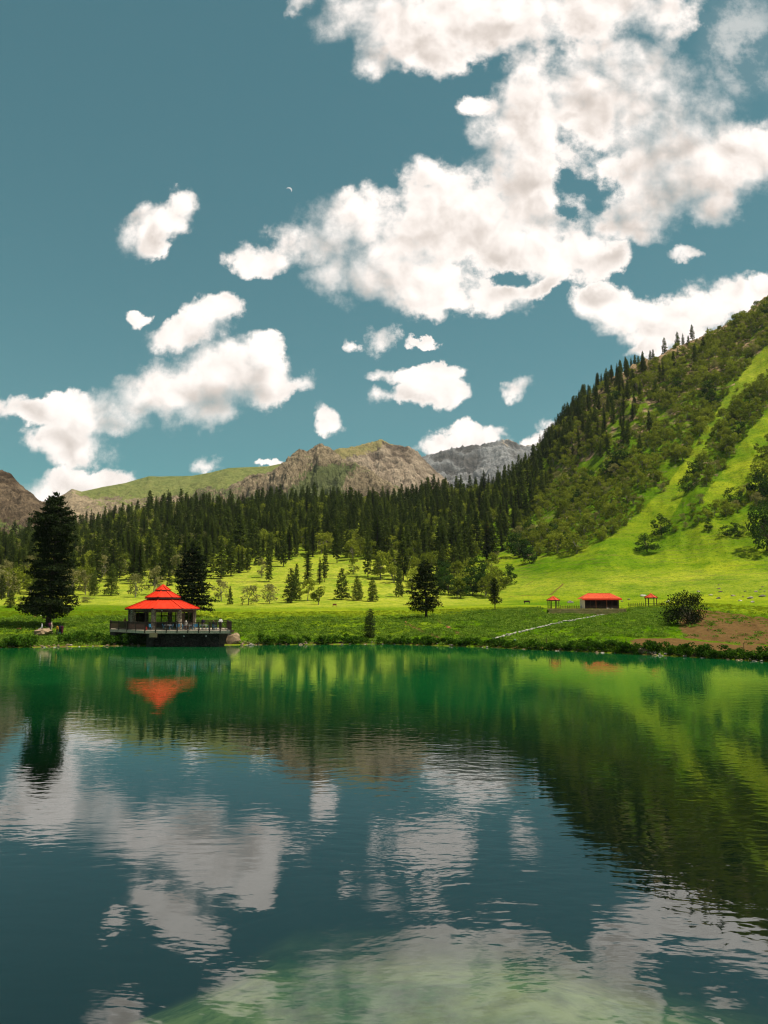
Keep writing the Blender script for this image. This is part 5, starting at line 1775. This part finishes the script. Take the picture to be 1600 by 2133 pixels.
for k in range(7):
    x_ = -hw * 0.88 + k * hw * 1.76 / 6
    MB().box(x_ - 0.06, x_ + 0.06, 0.1, 0.22, 0.124, 2.25).build('post', M['wood_rust'] if k in (2, 4) else M['wood_dark'], sh)
    if k < 6:
        MB().box(x_ + 0.07, x_ + hw * 1.76 / 6 - 0.07, 0.13, 0.18, 0.13, 0.85).build('panel', M['wood_dark'], sh)
ov = 0.35
e0, e1 = 2.5, 3.75
lo = [Vector((-hw - ov, -ov - 0.2, e0)), Vector((hw + ov, -ov - 0.2, e0)), Vector((hw + ov, dp + ov, e0)), Vector((-hw - ov, dp + ov, e0))]
hi = [Vector((-hw * 0.62, dp * 0.42, e1)), Vector((hw * 0.62, dp * 0.42, e1)), Vector((hw * 0.62, dp * 0.55, e1)), Vector((-hw * 0.62, dp * 0.55, e1))]
for k in range(4):
    a, b, c, d = lo[k], lo[(k + 1) % 4], hi[(k + 1) % 4], hi[k]
    nrm = (b - a).cross(d - a).normalized()
    pn = MB().add([a, b, c, d] + [v_ - nrm * 0.05 for v_ in (a, b, c, d)], [(0, 1, 2, 3), (7, 6, 5, 4), (0, 4, 5, 1), (1, 5, 6, 2), (2, 6, 7, 3), (3, 7, 4, 0)]).build('roof_panel', M['roof_faded'], sh)
    if k in (0, 2):
        for s in range(1, 12):
            MB().bar(a.lerp(b, s / 12) + nrm * 0.01, d.lerp(c, s / 12) + nrm * 0.01, 0.05, 0.05).build('seam', M['roof_faded'], pn)
MB().bar(hi[0].lerp(hi[3], 0.5), hi[1].lerp(hi[2], 0.5), 0.7, 0.10).build('ridge_cap', M['roof_faded'], sh)
MB().add([(-hw - ov, -ov - 0.22, e0 - 0.02), (hw + ov, -ov - 0.22, e0 - 0.02), (hw + ov, -ov - 0.30, e0 - 0.36), (-hw - ov, -ov - 0.30, e0 - 0.36), (-hw - ov, -ov - 0.16, e0 - 0.02), (hw + ov, -ov - 0.16, e0 - 0.02), (hw + ov, -ov - 0.24, e0 - 0.36), (-hw - ov, -ov - 0.24, e0 - 0.36)],
         [(0, 1, 2, 3), (7, 6, 5, 4), (0, 4, 5, 1), (1, 5, 6, 2), (2, 6, 7, 3), (3, 7, 4, 0)]).build('valance', M['roof_red'], sh)
# retaining wall of the terrace, coursed blocks
tw = thing('terrace_wall', 'low ochre stone retaining wall in front of the shelter and left gazebo', 'wall', (0, 0, 0))
L0, L1 = (wpt(1141, WALL_Y), WALL_Y), (wpt(1304, WALL_Y), WALL_Y)
NB = 44
for k in range(NB):
    for c_ in range(5):
        f0, f1 = (k + 0.5 * (c_ % 2)) / NB, (k + 0.92 + 0.5 * (c_ % 2)) / NB
        xa, xb = L0[0] + (L1[0] - L0[0]) * f0, L0[0] + (L1[0] - L0[0]) * f1
        ya = WALL_Y - 0.5 - random.uniform(0, 0.08)
        zt = sp[2] + 0.10 - c_ * 0.42
        MB().box(xa, xb, ya, ya + 0.5, zt - 0.40, zt - random.uniform(0, 0.03)).build('block', M['terrace_stone'], tw)
MB().box(L0[0] + 0.1, L1[0] - 0.1, WALL_Y - 0.06, WALL_Y + 4.5, sp[2] - 1.2, sp[2] + 0.03).build('terrace_floor', M['terrace_stone'], tw)


def fence(pa, pb, n, label, h=0.8):
    t = thing('low_fence', label, 'fence', (0, 0, 0))
    for k in range(n + 1):
        x_, y_ = pa[0] + (pb[0] - pa[0]) * k / n, pa[1] + (pb[1] - pa[1]) * k / n
        z_ = max(float(ground(x_, y_)), pa[2] - 0.1)
        MB().box(x_ - 0.05, x_ + 0.05, y_ - 0.05, y_ + 0.05, z_ - 0.3, z_ + h + random.uniform(0, .12)).build('post', M['wood_dark'], t)
        if k < n:
            x2, y2 = pa[0] + (pb[0] - pa[0]) * (k + 1) / n, pa[1] + (pb[1] - pa[1]) * (k + 1) / n
            z2 = max(float(ground(x2, y2)), pa[2] - 0.1)
            for hh in (0.35, 0.7):
                MB().bar((x_, y_, z_ + hh * h), (x2, y2, z2 + hh * h), 0.04, 0.08).build('rail', M['wood_dark'], t)


fence((wpt(1169, sp[1]), sp[1] + 0.3, sp[2] + 0.1), (wpt(1212, sp[1]), sp[1] + 0.3, sp[2] + 0.1), 9, 'dark low fence between the left gazebo and the long shelter')
fence(hit(1309, 1263), hit(1345, 1263), 9, 'dark low fence left of the right gazebo')
fence(hit(1368, 1263), hit(1384, 1262), 3, 'short dark fence right of the right gazebo')


def bench(px, py, wpx, mat, label, h=0.45, back=True):
    p = hit(px, py)
    w = hpx(p, wpx)
    t = thing('bench', label, 'bench', (p[0], p[1], p[2]), R(random.uniform(-15, 15)))
    MB().box(-w / 2, w / 2, -0.22, 0.22, h - 0.06, h).build('seat', mat, t)
    for sx in (-1, 1):
        for sy in (-1, 1):
            MB().box(sx * w * 0.42 - 0.05, sx * w * 0.42 + 0.05, sy * 0.17 - 0.05, sy * 0.17 + 0.05, -0.1, h - 0.062).build('leg', mat, t)
    if back:
        MB().box(-w / 2, w / 2, 0.20, 0.26, h + 0.004, h + 0.42).build('backrest', mat, t)


bench(697, 1264, 8, M['wood_rust'], 'tiny rust-coloured bench on the dry track below the three small firs')
bench(845, 1261, 9, M['wood_rust'], 'low rust-coloured bench on the dry track left of the meadow pine', 0.35, False)
bench(1098, 1257, 13, M['wood_dark'], 'dark bench on the dry grass left of the left gazebo', 0.4, True)
bench(1123, 1267, 6, M['wood_dark'], 'small dark stool-sized bench just left of the left gazebo', 0.5, False)

# shore posts with wire
PO = [(1139, 1348, 17), (1305, 1352, 18), (1441, 1362, 15), (1549, 1362, 20)]
for k, (px_, py_, h_) in enumerate(PO):
    p = hit(px_, py_)
    t = thing('fence_post', ['leftmost thin fence post on the shore below the stone path', 'thin fence post on the shore below the long shelter', 'thin rusty post beside the dirt road below the bush', 'leaning thin post beside the dirt road at the right'][k], 'post', p, 0, 'thin shore posts')
    hh = hpx(p, h_)
    MB().tube((0, 0, -0.3), (0.1 if k == 3 else 0.0, 0, hh), 0.04, 0.035, 6).build('pole', M['rust_metal'], t)
    MB().tube((0.1 if k == 3 else 0.0, 0, hh - 0.1), (0.1 if k == 3 else 0.0, 0, hh + 0.03), 0.05, 0.05, 6).build('cap', M['rust_metal'], t)
p = hit(502, 1330)
t = thing('fence_post', 'thin dark post on the bank right of the deck boulder', 'post', p)
MB().tube((0, 0, -0.3), (0, 0, hpx(p, 18)), 0.035, 0.03, 6).build('pole', M['wood_dark'], t)
p = hit(1073, 1339)
t = thing('marker_sign', 'small white marker board in the shore growth left of the stone path foot', 'sign', p)
MB().tube((0, 0, -0.3), (0, 0, 0.5), 0.025, 0.025, 6).build('stake', M['wood_dark'], t)
MB().box(-0.14, 0.14, -0.045, -0.027, 0.25, 0.52).build('board', M['lamp_white'], t)
p = hit(39, 1319)
t = thing('grill_stand', 'little red-topped stand in the bank growth left of the boulder', 'stand', p)
MB().box(-0.28, 0.28, -0.18, 0.18, 0.62, 0.74).build('top', M['wood_rust'], t)
for sx in (-1, 1):
    MB().tube((sx * 0.2, 0, -0.2), (sx * 0.2, 0, 0.618), 0.03, 0.03, 6).build('leg', M['wood_dark'], t)

# ---------------------------------------------------------------- shrubs, scar bush and ground cover
BUSH = broad_meshes(6.0, 9.4, 401, M['needles_dark'], M['bark_pale'], 64, 90, 0.17, 0.06, 3)
bp = hit(1428, 1300)
b_ = plant_tree('gnarled_bush', BUSH, 'dark spreading bush tree with pale crooked stem on the edge of the dirt scar', 'tree', (bp[0], bp[1], bp[2] - 0.1), 0.5, (hpx(bp, 102) / 9.2, hpx(bp, 80) / 9.2, hpx(bp, 64) / 6.0))
SHR = [broad_meshes(1.5, 2.6, 420 + i, M['shore_leaves'], M['bark'], 11, 46, 0.15, 0.10, 3) for i in range(4)]
LABS = [(-20, 75, 10, 'shore shrub left of the tan boulder'), (125, 235, 12, 'dense shore shrub between the huge pine and the deck'), (232, 301, 16, 'leafy shrub against the left wall of the deck'),
        (540, 645, 10, 'round dark shore shrub right of the deck'), (655, 765, 10, 'shore shrub left of the slim young spruce'), (785, 1010, 28, 'low shore shrub right of the slim young spruce'),
        (1010, 1200, 24, 'low shore shrub below the foot of the stone path'), (1200, 1330, 16, 'thick shore shrub below the long shelter'), (1345, 1640, 34, 'dark shrub on the right shore below the dirt road')]
for (xa, xb, n, lab) in LABS:
    for k in range(n):
        px_ = xa + (xb - xa) * (k + random.uniform(0.2, 0.8)) / n
        u_ = (px_ - 800) / F_PX / 1.012
        yw = float(np.interp(u_, US, KN[0][1]))
        Yk = yw + (random.uniform(0.0, 1.7) if xa not in (125, 232) else random.uniform(0.8, 5.5))
        if 235 < px_ < 300:
            Yk = yw + random.uniform(0.2, 2.6)
        Xk = u_ * Yk
        s = random.uniform(0.55, 1.0) * (0.85 if xa > 700 else 1.05)
        plant_tree('shore_shrub', SHR[k % 4], lab, 'shrub', (Xk, Yk, float(ground(Xk, Yk)) - 0.1), random.uniform(0, 6.28), (s, s, s * random.uniform(0.8, 1.15)), lab.replace('shrub', 'shrubs'), ('stems', 'foliage'))

# weeds and grass tufts: a mass nobody could count
rs = np.random.default_rng(77)
WEED = []
for i in range(3):
    n = 26
    C = np.stack([rs.normal(size=n) * 0.30, rs.normal(size=n) * 0.30, np.abs(rs.normal(size=n)) * 0.13 + 0.05], 1)
    P, F = tri_cloud(C, 0.13, rs, 0.25, 0.6)
    WEED.append(mesh_np('weed_clump', P, F, M['weeds']))
GRS = []
for i in range(2):
    Q = []
    for b in range(26):
        a, rr = rs.uniform(0, 6.28), abs(rs.normal()) * 0.28
        x_, y_ = rr * math.cos(a), rr * math.sin(a)
        h_ = rs.uniform(0.10, 0.26)
        a2 = rs.uniform(0, 6.28)
        dx, dy = 0.02 * math.cos(a2), 0.02 * math.sin(a2)
        lx, ly = rs.normal() * 0.07, rs.normal() * 0.07
        Q.append([(x_ - dx, y_ - dy, -0.02), (x_ + dx, y_ + dy, -0.02), (x_ + lx + dx * .3, y_ + ly + dy * .3, h_), (x_ + lx - dx * .3, y_ + ly - dy * .3, h_)])
    Q = np.array(Q).reshape(-1, 3)
    GRS.append(mesh_np('grass_tuft', Q, np.arange(len(Q)).reshape(-1, 4), M['grass_blades']))
X3, Y3, Z3, px3, py3 = sample(90000, 84, 200, -0.62, 0.62)
t3 = prof(X3, Y3)
dens_w = smoothstep(2.03, 2.15, t3) * (1 - smoothstep(3.85, 4.15, t3)) * np.where((px3 > 1390) & (t3 > 3.1), 0.10, 1.0) * np.where((px3 > 1290) & (np.abs(t3 - 3.02) < 0.10), 0.0, 1.0)
dens_w *= 0.35 + 0.65 * (fbm(X3 / 5, Y3 / 5, 3) > -0.15)
kw = (rs.random(len(X3)) < dens_w * 0.62) & ~((px3 > 1130) & (px3 < 1312) & (Y3 > WALL_Y - 1.0))
indeck = (X3 > DK[4][0] - 0.3) & (X3 < DK[1][0] + 0.3) & (Y3 > 110) & (Y3 < 125)
kw &= ~(indeck & (Y3 > 119.0 - (X3 - DK[4][0]) * 2.0))
pd = seg_dist(X3, Y3, [(p_[0], p_[1]) for p_ in A_[::6]])
kw &= pd > 0.95


def mass(name, label, mask, meshes, lo_, hi_):
    """build a few sources inside the mass itself"""
    ii = np.nonzero(mask)[0]
    srcs = []
    hold = []
    for m_ in meshes:
        o_ = bpy.data.objects.new(m_.name, m_)
        hold.append([o_])
    return scatter(name, label, np.stack([X3[ii], Y3[ii], Z3[ii]], 1), rs.uniform(0, 6.28, len(ii)), rs.uniform(lo_, hi_, len(ii)), rs.integers(0, len(meshes), len(ii)), hold)


mass('bank_weeds', 'knee-high green weeds covering the lake bank', kw, WEED, 0.4, 1.25)
kg = (t3 > 3.7) & (t3 < 4.4) & (rs.random(len(X3)) < 0.22)
kg &= ~(indeck) & (Y3 < 190)
mass('meadow_grass', 'short grass tufts on the meadow behind the bank', kg, GRS, 0.5, 1.1)

m_ = bpy.data.materials.new('haze_air')
m_.use_nodes = True
t = NT(m_.node_tree)
vol = t.n('VolumePrincipled', {'Color': (0.80, 0.88, 0.95), 'Density': 0.00003, 'Anisotropy': 0.2})
t.n('OutputMaterial', {1: vol})
tag(MB().box(-3200, 3200, -90, 4300, -12, 1100).build('haze', m_), 'thin pale mountain air', None, None, 'stuff')
